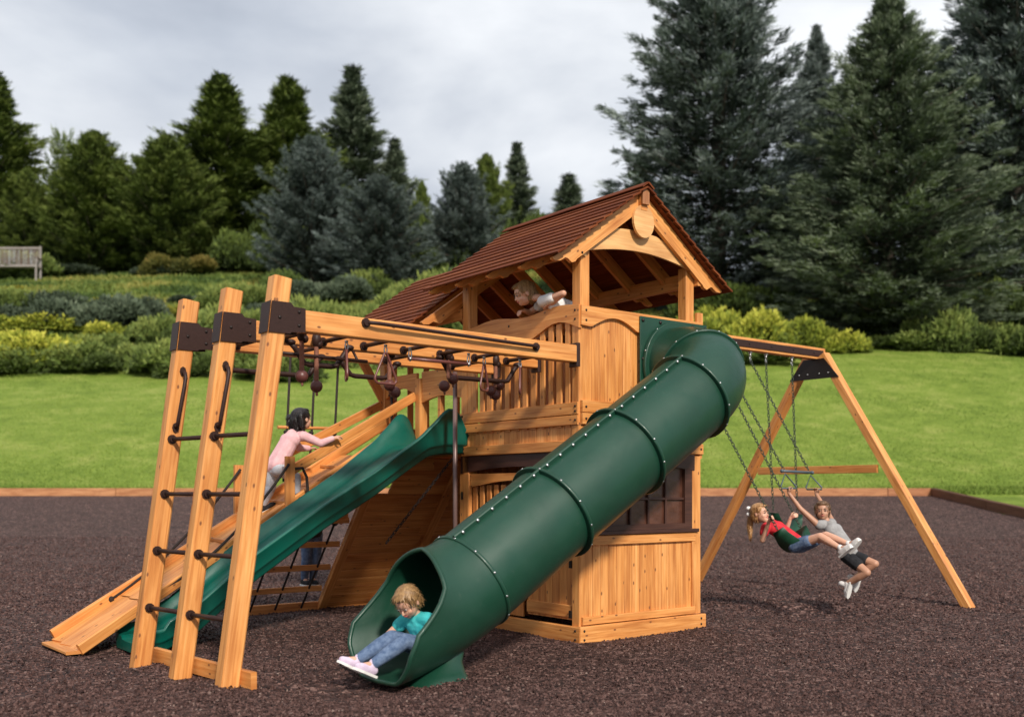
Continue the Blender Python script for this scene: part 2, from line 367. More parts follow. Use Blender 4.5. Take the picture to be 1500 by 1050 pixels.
# ================================================================ TREES AND SHRUBS
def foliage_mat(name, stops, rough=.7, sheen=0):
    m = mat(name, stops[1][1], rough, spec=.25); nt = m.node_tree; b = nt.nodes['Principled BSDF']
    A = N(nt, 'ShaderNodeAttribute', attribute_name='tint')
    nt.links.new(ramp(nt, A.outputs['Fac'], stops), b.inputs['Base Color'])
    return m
M['bark'] = noisy('conifer_bark', (.06, .045, .035), (.11, .085, .065), 9, .9, .6, .02)
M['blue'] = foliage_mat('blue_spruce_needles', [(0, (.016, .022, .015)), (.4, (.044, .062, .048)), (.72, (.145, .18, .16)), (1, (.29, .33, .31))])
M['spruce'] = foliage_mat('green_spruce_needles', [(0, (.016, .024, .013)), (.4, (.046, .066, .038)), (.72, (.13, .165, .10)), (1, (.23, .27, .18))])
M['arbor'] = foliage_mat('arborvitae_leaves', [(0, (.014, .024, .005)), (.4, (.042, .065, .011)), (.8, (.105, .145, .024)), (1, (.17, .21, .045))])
M['olive'] = foliage_mat('olive_spruce_needles', [(0, (.04, .045, .022)), (.5, (.09, .10, .05)), (1, (.17, .18, .10))])
M['leafy'] = foliage_mat('broad_leaves', [(0, (.03, .05, .01)), (.5, (.07, .11, .02)), (1, (.16, .2, .05))])
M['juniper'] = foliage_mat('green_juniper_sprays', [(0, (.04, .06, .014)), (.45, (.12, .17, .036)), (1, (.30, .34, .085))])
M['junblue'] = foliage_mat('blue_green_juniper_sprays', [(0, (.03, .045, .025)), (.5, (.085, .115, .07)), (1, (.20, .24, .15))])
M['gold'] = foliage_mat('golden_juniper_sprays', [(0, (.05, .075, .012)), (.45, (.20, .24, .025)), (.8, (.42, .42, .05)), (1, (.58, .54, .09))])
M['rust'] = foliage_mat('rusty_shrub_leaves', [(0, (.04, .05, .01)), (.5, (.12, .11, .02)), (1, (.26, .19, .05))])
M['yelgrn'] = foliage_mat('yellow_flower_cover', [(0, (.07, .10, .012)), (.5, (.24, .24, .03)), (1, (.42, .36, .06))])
def quads_mesh(name, P, D, S, Ln, Wd, tint, m, fold=.25):
    """leaf slivers: base P, direction D, side S (unit), length, width -> bent 2-triangle-pair blades"""
    n = len(P); Nn = np.cross(D, S)
    a = P-S*(Wd*.35)[:, None]; b = P+S*(Wd*.35)[:, None]
    mid = P+D*(Ln*.55)[:, None]+Nn*(Ln*fold*.25)[:, None]
    c = mid+S*(Wd*.5)[:, None]; d = mid-S*(Wd*.5)[:, None]; e = P+D*Ln[:, None]
    V = np.stack([a, b, c, d, e], 1).reshape(-1, 3)
    o = np.arange(n)*5
    Q = np.stack([o, o+1, o+2, o+3], 1); Tt = np.stack([o+3, o+2, o+4], 1)
    loops = np.concatenate([Q.ravel(), Tt.ravel()]).astype(np.int32)
    st = np.concatenate([np.arange(n)*4, n*4+np.arange(n)*3]).astype(np.int32)
    to = np.concatenate([np.full(n, 4), np.full(n, 3)]).astype(np.int32)
    me = bpy.data.meshes.new(name); me.vertices.add(len(V)); me.vertices.foreach_set('co', V.ravel().astype(np.float32))
    me.loops.add(len(loops)); me.loops.foreach_set('vertex_index', loops)
    me.polygons.add(2*n); me.polygons.foreach_set('loop_start', st); me.polygons.foreach_set('loop_total', to)
    at = me.attributes.new('tint', 'FLOAT', 'FACE'); at.data.foreach_set('value', np.tile(np.clip(tint, 0, 1), 2).astype(np.float32))
    me.update(calc_edges=True); me.materials.append(m); return me
def norm(a): return a/np.maximum(np.linalg.norm(a, axis=1), 1e-9)[:, None]
def conifer_meshes(name, seed, H, Rm, prof, m, nb=560, droop=.25, tuft=.36, per=20, K=5, up0=.1, upturn=.35, top=.0):
    rng = np.random.default_rng(seed)
    P = []; D = []; tn = []; brs = []
    for i in range(nb):
        h = (i+rng.random())/nb; h = h**.88
        z = .03*H+h*H*.965; zq = round(z/.62)*.62; z = z*.35+zq*.65 if h < .9 else z
        r = Rm*prof(h)*(rng.uniform(.55, 1.0) if rng.random() < .75 else rng.uniform(1.0, 1.25))
        if r < .12: r = .12
        a = i*2.399963+rng.normal(0, .25)
        elev = up0+(h**2)*.9-droop*(1-h)+rng.normal(0, .07)
        dirv = np.array([math.cos(a)*math.cos(elev), math.sin(a)*math.cos(elev), math.sin(elev)])
        side = np.array([-math.sin(a), math.cos(a), 0])
        n = max(4, int(per*(r/Rm)**1.15*1.3)+3)
        t = rng.random(n)**.62; t = .08+.95*t
        lat = rng.normal(0, 1, n)*.23*r*(1.12-t)
        z_off = upturn*r*(t**3)*.35-.10*r*np.abs(lat)/(.2*r+1e-6)*.3
        p = np.array([0, 0, z])+dirv[None]*(r*t)[:, None]+side[None]*lat[:, None]; p[:, 2] += z_off+rng.normal(0, .03*min(r, 2), n)
        d = dirv[None]*1.0+side[None]*(lat/(.3*r+.01))[:, None]*.7; d[:, 2] += .25*t
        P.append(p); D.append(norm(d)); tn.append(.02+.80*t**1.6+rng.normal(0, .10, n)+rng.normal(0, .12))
        brs.append((z, dirv, r, rng.random()))
    P = np.concatenate(P); D = np.concatenate(D); tn = np.concatenate(tn)
    n = len(P); P = np.repeat(P, K, 0); D = np.repeat(D, K, 0); tn = np.repeat(tn, K)
    J = rng.normal(0, 1, (n*K, 3)); D2 = norm(D+J*np.array([.45, .45, .30])); S = norm(np.cross(D2, rng.normal(0, 1, (n*K, 3))))
    P = P+rng.normal(0, tuft*.30, P.shape)*np.array([1, 1, .6])
    Ln = tuft*rng.uniform(.7, 1.4, n*K); Wd = tuft*rng.uniform(.09, .20, n*K)
    crown = quads_mesh(name+'_crown', P, D2, S, Ln, Wd, tn+rng.normal(0, .08, n*K), m)
    mb = MB(); mb.tube([Vector((0, 0, -.5)), Vector((0, 0, .02*H)), Vector((.02*Rm, 0, .5*H)), Vector((0, 0, H*.985))], [.022*H, .017*H, .010*H, .01], 8)
    for k, (z, d, r, q) in enumerate(brs):
        if k % 2 == 0 and r > .5:
            mb.tube([Vector((0, 0, z)), Vector(tuple(np.array([0, 0, z])+d*r*.6)), Vector(tuple(np.array([0, 0, z+.1*r])+d*r*.95))], [.012*r+.01, .008*r+.006, .004], 4)
    o = mb.build(name+'_trunk', M['bark']); tm = o.data; bpy.data.objects.remove(o)
    return crown, tm
def pspruce(h): return (1-h)**.86*(.45+.55*min(1, (h+.02)/.12)) if h < 1 else 0
def parb(h): return (max(0, 1-h**1.9))**.9*(.62+.38*min(1, h/.2))
def pround(h): return (max(0, 1-(abs(h-.42)/.58)**2.3))**.55
TREES = {}
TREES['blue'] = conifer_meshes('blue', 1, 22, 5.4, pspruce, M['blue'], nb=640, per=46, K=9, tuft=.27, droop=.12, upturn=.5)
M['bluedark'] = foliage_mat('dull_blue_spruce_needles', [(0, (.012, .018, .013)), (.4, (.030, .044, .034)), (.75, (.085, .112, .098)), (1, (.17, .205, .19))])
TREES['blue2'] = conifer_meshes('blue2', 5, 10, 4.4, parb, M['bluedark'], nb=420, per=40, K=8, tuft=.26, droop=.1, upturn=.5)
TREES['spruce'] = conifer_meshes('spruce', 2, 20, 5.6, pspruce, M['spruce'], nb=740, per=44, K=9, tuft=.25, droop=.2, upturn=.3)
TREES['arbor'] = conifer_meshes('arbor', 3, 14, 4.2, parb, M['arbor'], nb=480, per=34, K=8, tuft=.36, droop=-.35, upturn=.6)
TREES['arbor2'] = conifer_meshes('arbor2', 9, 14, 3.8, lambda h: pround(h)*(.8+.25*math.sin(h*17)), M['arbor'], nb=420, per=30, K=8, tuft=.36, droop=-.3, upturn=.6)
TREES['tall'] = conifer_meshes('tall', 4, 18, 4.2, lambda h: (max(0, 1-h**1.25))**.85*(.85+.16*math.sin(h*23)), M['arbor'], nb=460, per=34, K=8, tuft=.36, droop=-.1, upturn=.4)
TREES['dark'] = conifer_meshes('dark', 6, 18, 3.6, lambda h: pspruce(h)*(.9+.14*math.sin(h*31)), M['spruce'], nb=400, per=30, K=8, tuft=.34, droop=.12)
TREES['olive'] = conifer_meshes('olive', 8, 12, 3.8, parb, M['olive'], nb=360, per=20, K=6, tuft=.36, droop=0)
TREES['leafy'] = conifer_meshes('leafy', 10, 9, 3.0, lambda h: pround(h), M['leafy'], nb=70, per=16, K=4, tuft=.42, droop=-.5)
DIM = {'blue': (22, 5.4), 'blue2': (10, 4.4), 'spruce': (20, 5.6), 'arbor': (14, 4.2), 'arbor2': (14, 3.8), 'tall': (18, 4.2), 'dark': (18, 3.6), 'olive': (12, 3.8), 'leafy': (9, 3)}
NAMES = {'blue': ('blue_spruce', 'spruce'), 'blue2': ('blue_spruce', 'spruce'), 'spruce': ('spruce_tree', 'spruce'), 'arbor': ('evergreen_tree', 'evergreen'), 'arbor2': ('evergreen_tree', 'evergreen'), 'tall': ('evergreen_tree', 'evergreen'), 'dark': ('spruce_tree', 'spruce'), 'olive': ('spruce_tree', 'spruce'), 'leafy': ('broadleaf_tree', 'tree')}
def tree(kind, px, ytop, Y, hw, label, rot=0, base=None):
    X = (px-750)/1500*Y; zb = groundz(X, Y)-.3
    zt = 1.2+(720-ytop)/1500*Y
    H, Rm = DIM[kind]; sz = (zt-zb)/H; sr = (hw/1500*Y)/Rm
    nm, cat = NAMES[kind]
    t = thing(nm, label, cat, (X, Y, zb), 'conifers around the garden' if kind != 'leafy' else None)
    t.rotation_euler = (0, 0, rot); t.scale = (sr, sr, sz)
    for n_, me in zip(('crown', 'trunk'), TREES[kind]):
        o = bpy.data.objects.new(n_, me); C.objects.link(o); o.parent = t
    return t
tree('tall', -8, 108, 108, 125, 'tall dark green evergreen cut off by the left edge of the photo', 1)
tree('arbor', 40, 250, 104, 48, 'small green evergreen beside the tall one at the far left', 2)
tree('leafy', 92, 212, 112, 34, 'thin loose broadleaf tree rising left of the rounded evergreen', 0)
tree('arbor', 138, 196, 104, 90, 'rounded green evergreen right of the thin broadleaf tree', 3)
tree('arbor', 243, 203, 104, 88, 'rounded green evergreen, lower than the tall pair on its right', 0.5)
tree('tall', 322, 114, 112, 150, 'tall green evergreen, left one of the tall pair behind the ladder posts', 4)
tree('tall', 422, 118, 116, 138, 'tall green evergreen, right one of the tall pair behind the ladder posts', 1.4)
tree('dark', 516, 102, 122, 130, 'dark pointed spruce with a thin spire, tallest left of centre', 2.2)
tree('dark', 578, 206, 124, 80, 'slim dark spruce right of the pointed spire spruce', .3)
tree('arbor', 618, 268, 118, 26, 'small bright green evergreen between the blue spruces', .9)
tree('blue2', 456, 204, 92, 86, 'broad grey blue spruce behind the near monkey bar post', 1.1)
tree('blue2', 556, 262, 86, 84, 'broad grey green spruce left of the long brown roof', 2.9)
tree('blue2', 678, 244, 92, 70, 'grey blue spruce directly behind the ridge of the roof', 4.2)
tree('arbor', 712, 230, 124, 56, 'green evergreen half behind the blue spruce over the roof', 5.0)
tree('dark', 757, 212, 126, 76, 'dark narrow evergreen right of the spruces over the roof', 1.9)
tree('dark', 833, 258, 126, 92, 'distant spruce top just above the middle of the roof', .2)
tree('olive', 940, 226, 74, 46, 'small olive grey spruce at the left foot of the tall blue spruce', .7)
tree('blue', 1050, -190, 70, 205, 'tall silvery blue spruce right behind the gable of the play tower', .4)
tree('blue', 1196, 40, 84, 110, 'slim blue spruce top between the two tallest right hand trees', 2.4)
tree('spruce', 1300, -20, 60, 225, 'huge dense green spruce, the broadest tree right of the tower', 1.2)
tree('blue', 1490, -260, 72, 250, 'tall silvery blue spruce cut by the right edge of the photo', 3.3)
tree('dark', 1385, 60, 92, 80, 'dark spruce seen in the gap before the rightmost blue spruce', 3.0)
# ---- shrubs
def shrub_mesh(name, seed, m, n=3800, K=4, spray=.24, flat=.5, lobes=9):
    rng = np.random.default_rng(seed)
    lc = np.stack([rng.uniform(-.72, .72, lobes), rng.uniform(-.6, .6, lobes), rng.uniform(0, .35, lobes)], 1); lr = rng.uniform(.26, .52, lobes)
    k = rng.integers(0, lobes, n); d = norm(rng.normal(0, 1, (n, 3))); d[:, 2] = np.abs(d[:, 2])
    P = lc[k]+d*(lr[k]*rng.uniform(.5, 1.15, n)**.8)[:, None]; P[:, 2] *= 1.0
    P[:, 2] = np.maximum(P[:, 2]-.05, .0)
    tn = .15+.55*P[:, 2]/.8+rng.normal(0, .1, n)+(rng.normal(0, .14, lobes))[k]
    D = d+np.array([0, 0, .35])
    P = np.repeat(P, K, 0); D = np.repeat(D, K, 0); tn = np.repeat(tn, K)
    D = norm(D+rng.normal(0, .5, P.shape)); S = norm(np.cross(D, rng.normal(0, 1, P.shape)))
    nn = len(P); return quads_mesh(name, P, D, S, spray*rng.uniform(.5, 1.3, nn)*.5, spray*rng.uniform(.1, .24, nn)*.8, tn+rng.normal(0, .1, nn), m)
SH = {}
for i, (k, lobes) in enumerate((('juniper', 10), ('junblue', 9), ('gold', 9), ('rust', 7), ('yelgrn', 9), ('leafy', 8), ('arbor', 7))):
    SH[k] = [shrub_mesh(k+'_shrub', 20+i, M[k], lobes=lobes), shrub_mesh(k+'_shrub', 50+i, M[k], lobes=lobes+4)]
SW = {'juniper': ('juniper_shrub', 'juniper'), 'junblue': ('juniper_shrub', 'juniper'), 'gold': ('golden_juniper', 'juniper'), 'rust': ('garden_shrub', 'shrub'), 'yelgrn': ('flowering_shrub', 'shrub'), 'leafy': ('garden_shrub', 'shrub'), 'arbor': ('garden_shrub', 'shrub')}
cnt = [0]
def shrub(kind, px, yb, hw, hpx, label, grp='low shrubs and junipers on the slope'):
    if 'gold' in kind: hpx *= .82; hw *= 1.15
    elif yb > 505 and px < 700: hpx *= .78
    yb += 7*math.sin(px*1.7+yb); hpx *= 1+.28*math.sin(px*2.3+yb*.7); hw *= 1+.18*math.sin(px*.9+yb*1.9)
    Y = 13695/(yb-270); X = (px-750)/1500*Y; z = groundz(X, Y)
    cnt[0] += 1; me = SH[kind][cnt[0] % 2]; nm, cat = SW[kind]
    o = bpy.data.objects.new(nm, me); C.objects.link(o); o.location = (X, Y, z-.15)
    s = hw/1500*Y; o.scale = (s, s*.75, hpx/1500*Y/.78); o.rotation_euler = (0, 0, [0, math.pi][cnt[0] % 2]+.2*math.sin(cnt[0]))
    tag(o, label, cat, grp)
for a in [
 ('gold', 30, 545, 75, 62, 'bright golden juniper at the left edge above the lawn'),
 ('gold', 95, 520, 60, 55, 'golden juniper just right of the leftmost golden one'),
 ('juniper', 25, 552, 70, 45, 'dark green juniper in front of the leftmost golden juniper'),
 ('juniper', 120, 548, 75, 42, 'dark green juniper at the lawn edge left of the ladder posts'),
 ('juniper', 205, 543, 65, 50, 'wide green juniper touching the left ladder post'),
 ('gold', 178, 505, 45, 32, 'small golden juniper patch left of the first ladder post'),
 ('junblue', 40, 480, 75, 42, 'blue green juniper above the golden ones at the far left'),
 ('junblue', 130, 484, 80, 46, 'wide blue green juniper left of the first ladder post'),
 ('junblue', 205, 470, 50, 36, 'blue green juniper above the left ladder post'),
 ('juniper', 230, 512, 60, 58, 'mid green juniper behind the left ladder post'),
 ('juniper', 300, 530, 55, 70, 'mid green juniper between the left and middle ladder posts'),
 ('juniper', 370, 536, 48, 70, 'mid green juniper between the middle and right ladder posts'),
 ('juniper', 450, 500, 60, 66, 'green juniper above the start of the near beam'),
 ('juniper', 525, 492, 62, 70, 'green juniper above the middle of the near beam'),
 ('juniper', 592, 470, 55, 60, 'green juniper left of the lower brown roof'),
 ('junblue', 480, 452, 60, 36, 'blue green juniper under the broad grey blue spruce'),
 ('yelgrn', 160, 445, 50, 24, 'low yellow flowering shrub above the blue green junipers'),
 ('yelgrn', 215, 452, 42, 20, 'second low yellow flowering shrub right of the first'),
 ('yelgrn', 10, 440, 30, 16, 'small yellow shrub at the left edge under the bench'),
 ('yelgrn', 265, 462, 34, 20, 'small yellow shrub above the left ladder post'),
 ('junblue', 95, 408, 52, 24, 'low dark blue juniper right of the bench'),
 ('junblue', 222, 412, 36, 20, 'small grey blue shrub under the rusty shrubs'),
 ('juniper', 22, 414, 66, 46, 'green shrub in front of the bench at the left edge'),
 ('junblue', 300, 440, 50, 22, 'low blue green juniper above the middle ladder post'),
 ('rust', 250, 400, 48, 44, 'rusty brown shrub, left one of the pair under the evergreens'),
 ('rust', 322, 400, 46, 42, 'rusty brown shrub, right one of the pair under the evergreens'),
 ('leafy', 372, 398, 40, 46, 'light green shrub beside the rusty shrubs'),
 ('leafy', 55, 385, 60, 60, 'green bush behind the bench'),
 ('leafy', 130, 384, 62, 52, 'green bush between the bench and the rusty shrubs'),
 ('leafy', 0, 384, 50, 70, 'tall green bush behind the left end of the bench'),
 ('arbor', 195, 380, 50, 46, 'dark green bush under the rounded evergreens'),
 ('arbor', 285, 378, 60, 50, 'dark bush in the shade behind the rusty shrubs'),
 ('gold', 1070, 522, 58, 72, 'bright golden juniper beside the right end of the tower'),
 ('gold', 1150, 520, 68, 72, 'bright golden juniper above the swing beam'),
 ('gold', 1222, 523, 45, 48, 'smaller golden juniper above the end of the swing beam'),
 ('juniper', 1110, 528, 60, 36, 'green juniper low behind the swing beam'),
 ('juniper', 1020, 525, 45, 60, 'green juniper half hidden by the tower corner'),
 ('juniper', 1385, 506, 58, 52, 'green juniper on the right, left one of the row under the spruces'),
 ('juniper', 1455, 510, 62, 56, 'green juniper in the middle of the right hand row'),
 ('juniper', 1520, 515, 55, 66, 'green juniper cut by the right edge of the photo'),
 ('arbor', 1300, 498, 80, 50, 'dark low shrub under the huge green spruce'),
 ('arbor', 1200, 486, 60, 56, 'dark low shrub behind the golden junipers'),
 ('arbor', 640, 420, 70, 60, 'dark shrub between the blue spruces and the roof'),
 ('juniper', 640, 470, 60, 70, 'green juniper mostly hidden by the lower roof')]:
    shrub(*a)
for i, (px, nm) in enumerate(((-30, 'at the far left edge'), (30, 'behind the bench, left'), (95, 'behind the bench, right'), (165, 'under the thin broadleaf tree'), (225, 'between the two rounded evergreens'), (290, 'at the foot of the tall evergreen pair, left'), (355, 'at the foot of the tall evergreen pair, middle'), (415, 'at the foot of the tall evergreen pair, right'), (500, 'behind the gap of the broad blue spruces'), (600, 'below the small bright evergreen'), (700, 'behind the roof ridge, left'), (775, 'behind the roof ridge, middle'), (850, 'behind the roof ridge, right'), (910, 'left of the olive spruce'))):
    shrub('arbor', px, 402-(i % 3)*2, 62, 60+(i*7) % 22, 'dark undergrowth bush '+nm, 'dark undergrowth along the tree line')
for a in [
 ('gold', 52, 500, 66, 34, 'flat golden juniper above the two brightest golden ones at left'),
 ('juniper', 150, 520, 60, 50, 'green juniper between the small golden patch and the lawn'),
 ('junblue', 85, 462, 60, 32, 'blue green juniper directly above the golden junipers'),
 ('juniper', 180, 460, 55, 30, 'green juniper under the yellow flowering shrubs'),
 ('juniper', 5, 468, 48, 36, 'green juniper at the left edge above the golden junipers'),
 ('juniper', 260, 545, 60, 58, 'green juniper at the lawn edge behind the left ladder post'),
 ('juniper', 335, 500, 60, 56, 'green juniper above the steel bracket of the middle post'),
 ('juniper', 410, 548, 60, 70, 'green juniper at the lawn edge behind the near ladder post'),
 ('juniper', 345, 462, 60, 36, 'green juniper between the tops of the ladder posts'),
 ('junblue', 400, 470, 52, 40, 'blue green juniper behind the top of the near ladder post'),
 ('juniper', 480, 535, 60, 66, 'green juniper at the lawn edge below the near beam'),
 ('juniper', 545, 525, 55, 66, 'green juniper at the lawn edge beneath the middle of the beam'),
 ('leafy', 420, 424, 48, 36, 'light green shrub in front of the broad grey blue spruce'),
 ('juniper', 535, 440, 55, 34, 'green juniper at the foot of the grey green spruce'),
 ('juniper', 610, 500, 55, 60, 'green juniper just above the lower brown roof'),
 ('rust', 285, 412, 40, 26, 'small rusty shrub in front of the rusty pair'),
 ('arbor', 1080, 478, 80, 60, 'dark low shrub at the foot of the tall silvery spruce'),
 ('arbor', 1380, 480, 80, 60, 'dark low shrub at the foot of the rightmost spruces'),
 ('arbor', 1470, 484, 70, 60, 'dark low shrub at the right edge behind the junipers'),
 ('juniper', 1330, 505, 52, 34, 'small green juniper left of the right hand row'),
 ('gold', 1040, 500, 48, 50, 'golden juniper peeking out beside the green mounting plate')]:
    shrub(*a)
# ---- bench
def bench():
    Y = 97.0; X0 = (-30-750)/1500*Y; X1 = (61-750)/1500*Y; z = groundz(X1, Y)
    zt = 1.2+(720-361)/1500*Y; hh = zt-z; t = thing('garden_bench', 'weathered grey wooden garden bench at the far left edge', 'bench', ((X0+X1)/2, Y, z))
    g = wood('weathered_grey_wood', (.33, .31, .30), (.27, .255, .245), (.2, .19, .18), knots=False)
    W_ = Vector
    for x in (X0+.1, X1-.1):
        for dy, top in ((0, hh), (-.9, hh*.62)):
            m = MB(); m.board((x, Y+dy, z-.2), (x, Y+dy, z+top), .16, .16, Vector((0, 1, 0)), 0, .5); m.build('leg', g, t)
        m = MB(); m.board((x, Y-1.0, z+hh*.62), (x, Y, z+hh*.62), .2, .1); m.build('armrest', g, t)
    m = MB()
    for k in range(4): m.board((X0, Y-.85+.25*k, z+hh*.36), (X1, Y-.85+.25*k, z+hh*.36), .2, .08)
    m.build('seat', g, t)
    m = MB(); m.board((X0, Y, z+hh*.95), (X1, Y, z+hh*.95), .1, .2); m.board((X0, Y, z+hh*.45), (X1, Y, z+hh*.45), .1, .14)
    n = 26
    for k in range(n):
        x = X0+(X1-X0)*(k+.5)/n; m.board((x, Y, z+hh*.48), (x, Y, z+hh*.9), .12, .05, Vector((0, 1, 0)))
    m.build('backrest', g, t)
bench()

# ---- rough ground cover on the planted slope, and short grass blades on the lawn: uncountable, one object each
def scatter(name, label, cat, n, y0, y1, ypow, hfun, m, seed, ln, wd, xlim=.56, lean=.5, edge=None):
    rng = np.random.default_rng(seed); Y = y0+(y1-y0)*rng.random(n)**ypow; X = (rng.random(n)*2-1)*(Y*xlim+1)
    if edge is not None:
        k = np.array([edge(x, y) for x, y in zip(X, Y)]); X = X[k]; Y = Y[k]; n = len(X)
    Z = np.array([groundz(x, y) for x, y in zip(X, Y)])
    P = np.stack([X, Y, Z-.02], 1); D = norm(np.stack([rng.normal(0, lean, n), rng.normal(0, lean, n), np.ones(n)], 1)); S = norm(np.cross(D, rng.normal(0, 1, (n, 3))))
    t = np.array([noise.noise(Vector((x*.16, y*.16, seed))) for x, y in zip(X, Y)])
    me = quads_mesh(name, P, D, S, ln*rng.uniform(.5, 1.3, n), wd*rng.uniform(.6, 1.3, n), .5+hfun*t+rng.normal(0, .12, n), m)
    o = bpy.data.objects.new(name, me); C.objects.link(o); tag(o, label, cat, kind='stuff')
M['cover'] = foliage_mat('mixed_ground_cover', [(0, (.03, .055, .014)), (.35, (.08, .125, .025)), (.6, (.15, .19, .04)), (.85, (.26, .24, .055)), (1, (.36, .30, .08))])
M['blade'] = foliage_mat('grass_blades', [(0, (.07, .12, .018)), (.5, (.165, .245, .036)), (1, (.32, .37, .085))])
def front(x, y):
    px = 750+1500*x/y; yb = 270+13695/y      # irregular front line of the bed, nearer on the left
    lim = (538 if px < 700 else 506)+9*noise.noise(Vector((x*.25, 0, 1)))
    return yb < lim
scatter('ground_cover', 'patchy low green and yellowish ground cover between the shrubs on the slope', 'ground cover', 220000, 50, 104, 1.15, .75, M['cover'], 5, .42, .12, lean=.8, edge=front, xlim=.72)
scatter('grass_blades', 'short mown grass blades on the lawn behind the mulch bed', 'grass', 170000, 30.15, 58, 1.7, .5, M['blade'], 8, .075, .022, lean=.45)
scatter('grass_tufts', 'longer uncut grass tufts along the back of the border timbers', 'grass', 26000, 30.14, 30.75, 1.0, .5, M['blade'], 12, .17, .022, lean=.4)
# ================================================================ PLAY TOWER
tower = thing('play_tower', 'two storey cedar play tower with brown slatted gable roof in the middle of the mulch', 'playhouse', T(.7, .8, 0))
CD = M['cedar']
def arcpts(x0, x1, y0, rise, n=14, rev=False):
    a = [(x0+(x1-x0)*k/n, y0+rise*math.sin(math.pi*k/n)) for k in range(n+1)]
    return a[::-1] if rev else a
# posts
def post(u, v, z0, z1, s=.10, name='post', par=None, t=.7):
    m = MB(); m.box(u, u+s, v, v+s, z0, z1, 'z', 0, t, .006); return m.build(name, CD, par or tower)
WV = 3.15      # rear end of the wing deck
for (u, v, z1) in ((.012, .012, 3.13), (1.24, .012, 3.14), (.012, 1.53, 3.12), (1.28, 1.53, 3.1)):
    post(u, v, 0, z1)
for (u, v, z0, z1) in ((.0, 3.0, 1.45, 2.86), (1.3, 3.0, 0, 2.95), (.0, 2.33, 1.45, 2.3), (1.30, 2.33, 0, 2.4)): post(u, v, z0, z1, .09)
# floor: deck boards + rim boards + joists
m = MB(); k = 0; v = .02
while v < WV-.05:
    m.box(.01, 1.42, v, v+.132, 1.575, 1.605, 'u'); v += .138
m.build('deck', CD, tower)
m = MB()
m.box(-.012, .022, 0, 1.62, 1.525, 1.61, 'v', 0, .45); m.build('rim_board', CD, tower)
m = MB(); m.box(-.014, .020, 1.63, WV, 1.525, 1.615, 'v', 0, .55); m.build('rim_board', CD, tower)
m = MB(); m.box(.0, 1.43, -.016, .010, 1.525, 1.615, 'u', 0, .7); m.build('rim_board', CD, tower)
m = MB(); m.box(1.40, 1.43, 0, WV, 1.49, 1.61, 'v', 0, .5); m.build('rim_board', CD, tower)
m = MB(); m.box(.03, 1.4, WV-.03, WV, 1.49, 1.61, 'u', 0, .5); m.build('rim_board', CD, tower)
for q in (.5, 1.0):
    m = MB(); m.box(q-.02, q+.02, .03, WV-.04, 1.44, 1.573, 'v', 0, .4); m.build('joist', CD, tower)
# ---- front (gable side) walls, plane v=0
def vboards(m, a0, a1, zlo, zhi, plane, at, th=.018, w=.088, topf=None, tl=(.35, 1.0)):
    x = a0
    while x < a1-.01:
        x2 = min(x+w, a1); zt = zhi if topf is None else min(topf(x), topf(x2))+.03
        t = random.uniform(*tl)
        if plane == 'v': m.box(x, x2-.0025, at, at+th, zlo, zt, 'z', 0, t, .003)
        else: m.box(at, at+th, x, x2-.0025, zlo, zt, 'z', 0, t, .003)
        x = x2
m = MB(); vboards(m, .05, 1.39, 1.62, 2.6, 'v', .018); m.build('upper_wall_panel', CD, tower)
# arched top rail of the front
pts = [(0.0, 2.675), (0.0, 2.515), (.10, 2.515)]
pts += [(.10+.10*k/6, 2.515+.012*k/6) for k in range(1, 7)]
pts = [(.0, 2.52), (.09, 2.515)]+[(.12+(.50)*k/16, 2.52+.085*math.sin(math.pi*(k/16))) for k in range(17)]+[(.66, 2.515), (.70, 2.56), (1.42, 2.56), (1.42, 2.675), (0, 2.675)]
m = MB(); m.prism(pts, T(0, -.016, 0), UU, ZZ, VV, .03, 0, .75); m.build('top_rail', CD, tower)
for z0, z1 in ((1.83, 1.925), (1.735, 1.825)):
    m = MB(); m.box(.012, 1.2, -.014, .014, z0, z1, 'u', 0, random.uniform(.45, .8)); m.build('knee_board', CD, tower)
m = MB(); m.box(1.36, 1.43, -.012, .03, 2.5, 2.76, 'z', 0, .8); m.build('rail_block', CD, tower)
# ---- left walls, plane u=0
for z0, z1 in ((1.815, 1.912), (1.732, 1.808)):
    m = MB(); m.box(-.014, .014, .02, 1.64, z0, z1, 'v', 0, random.uniform(.35, .6)); m.build('knee_board', CD, tower)
m = MB(); vboards(m, .04, 1.62, 1.60, 1.74, 'u', .018); m.build('lower_band', CD, tower)
bal = [(.13, .19), (.235, .30), (.34, .40), (.45, .51), (.56, .63), (.68, .74), (.79, .85), (.92, .985), (1.05, 1.11), (1.17, 1.25), (1.29, 1.355), (1.40, 1.54), (1.54, 1.64)]
for a, b in bal:
    m = MB(); m.box(.004, .024, a, b, 1.72, 2.56, 'z', 0, random.uniform(.35, .75)); m.build('baluster', CD, tower)
def wave(x):   # lower edge of the wavy rail (v from 0 to 1.64)
    return 2.545+.055*math.cos((x-.26)*2*math.pi/.86)
top = [(x/20*1.64, 2.685+(.0 if x else 0)+.018*math.cos((x/20*1.64-.26)*2*math.pi/.86)) for x in range(21)]
low = [(x/20*1.64, wave(x/20*1.64)-.03) for x in range(20, -1, -1)]
m = MB(); m.prism(top+low, T(-.016, 0, 0), VV, ZZ, UU, .03, 0, .5); m.build('top_rail', CD, tower)
# corner strip boards
m = MB(); m.box(.0, .017, .017, .10, 1.62, 2.52, 'z', 0, .55); m.build('corner_trim', CD, tower)
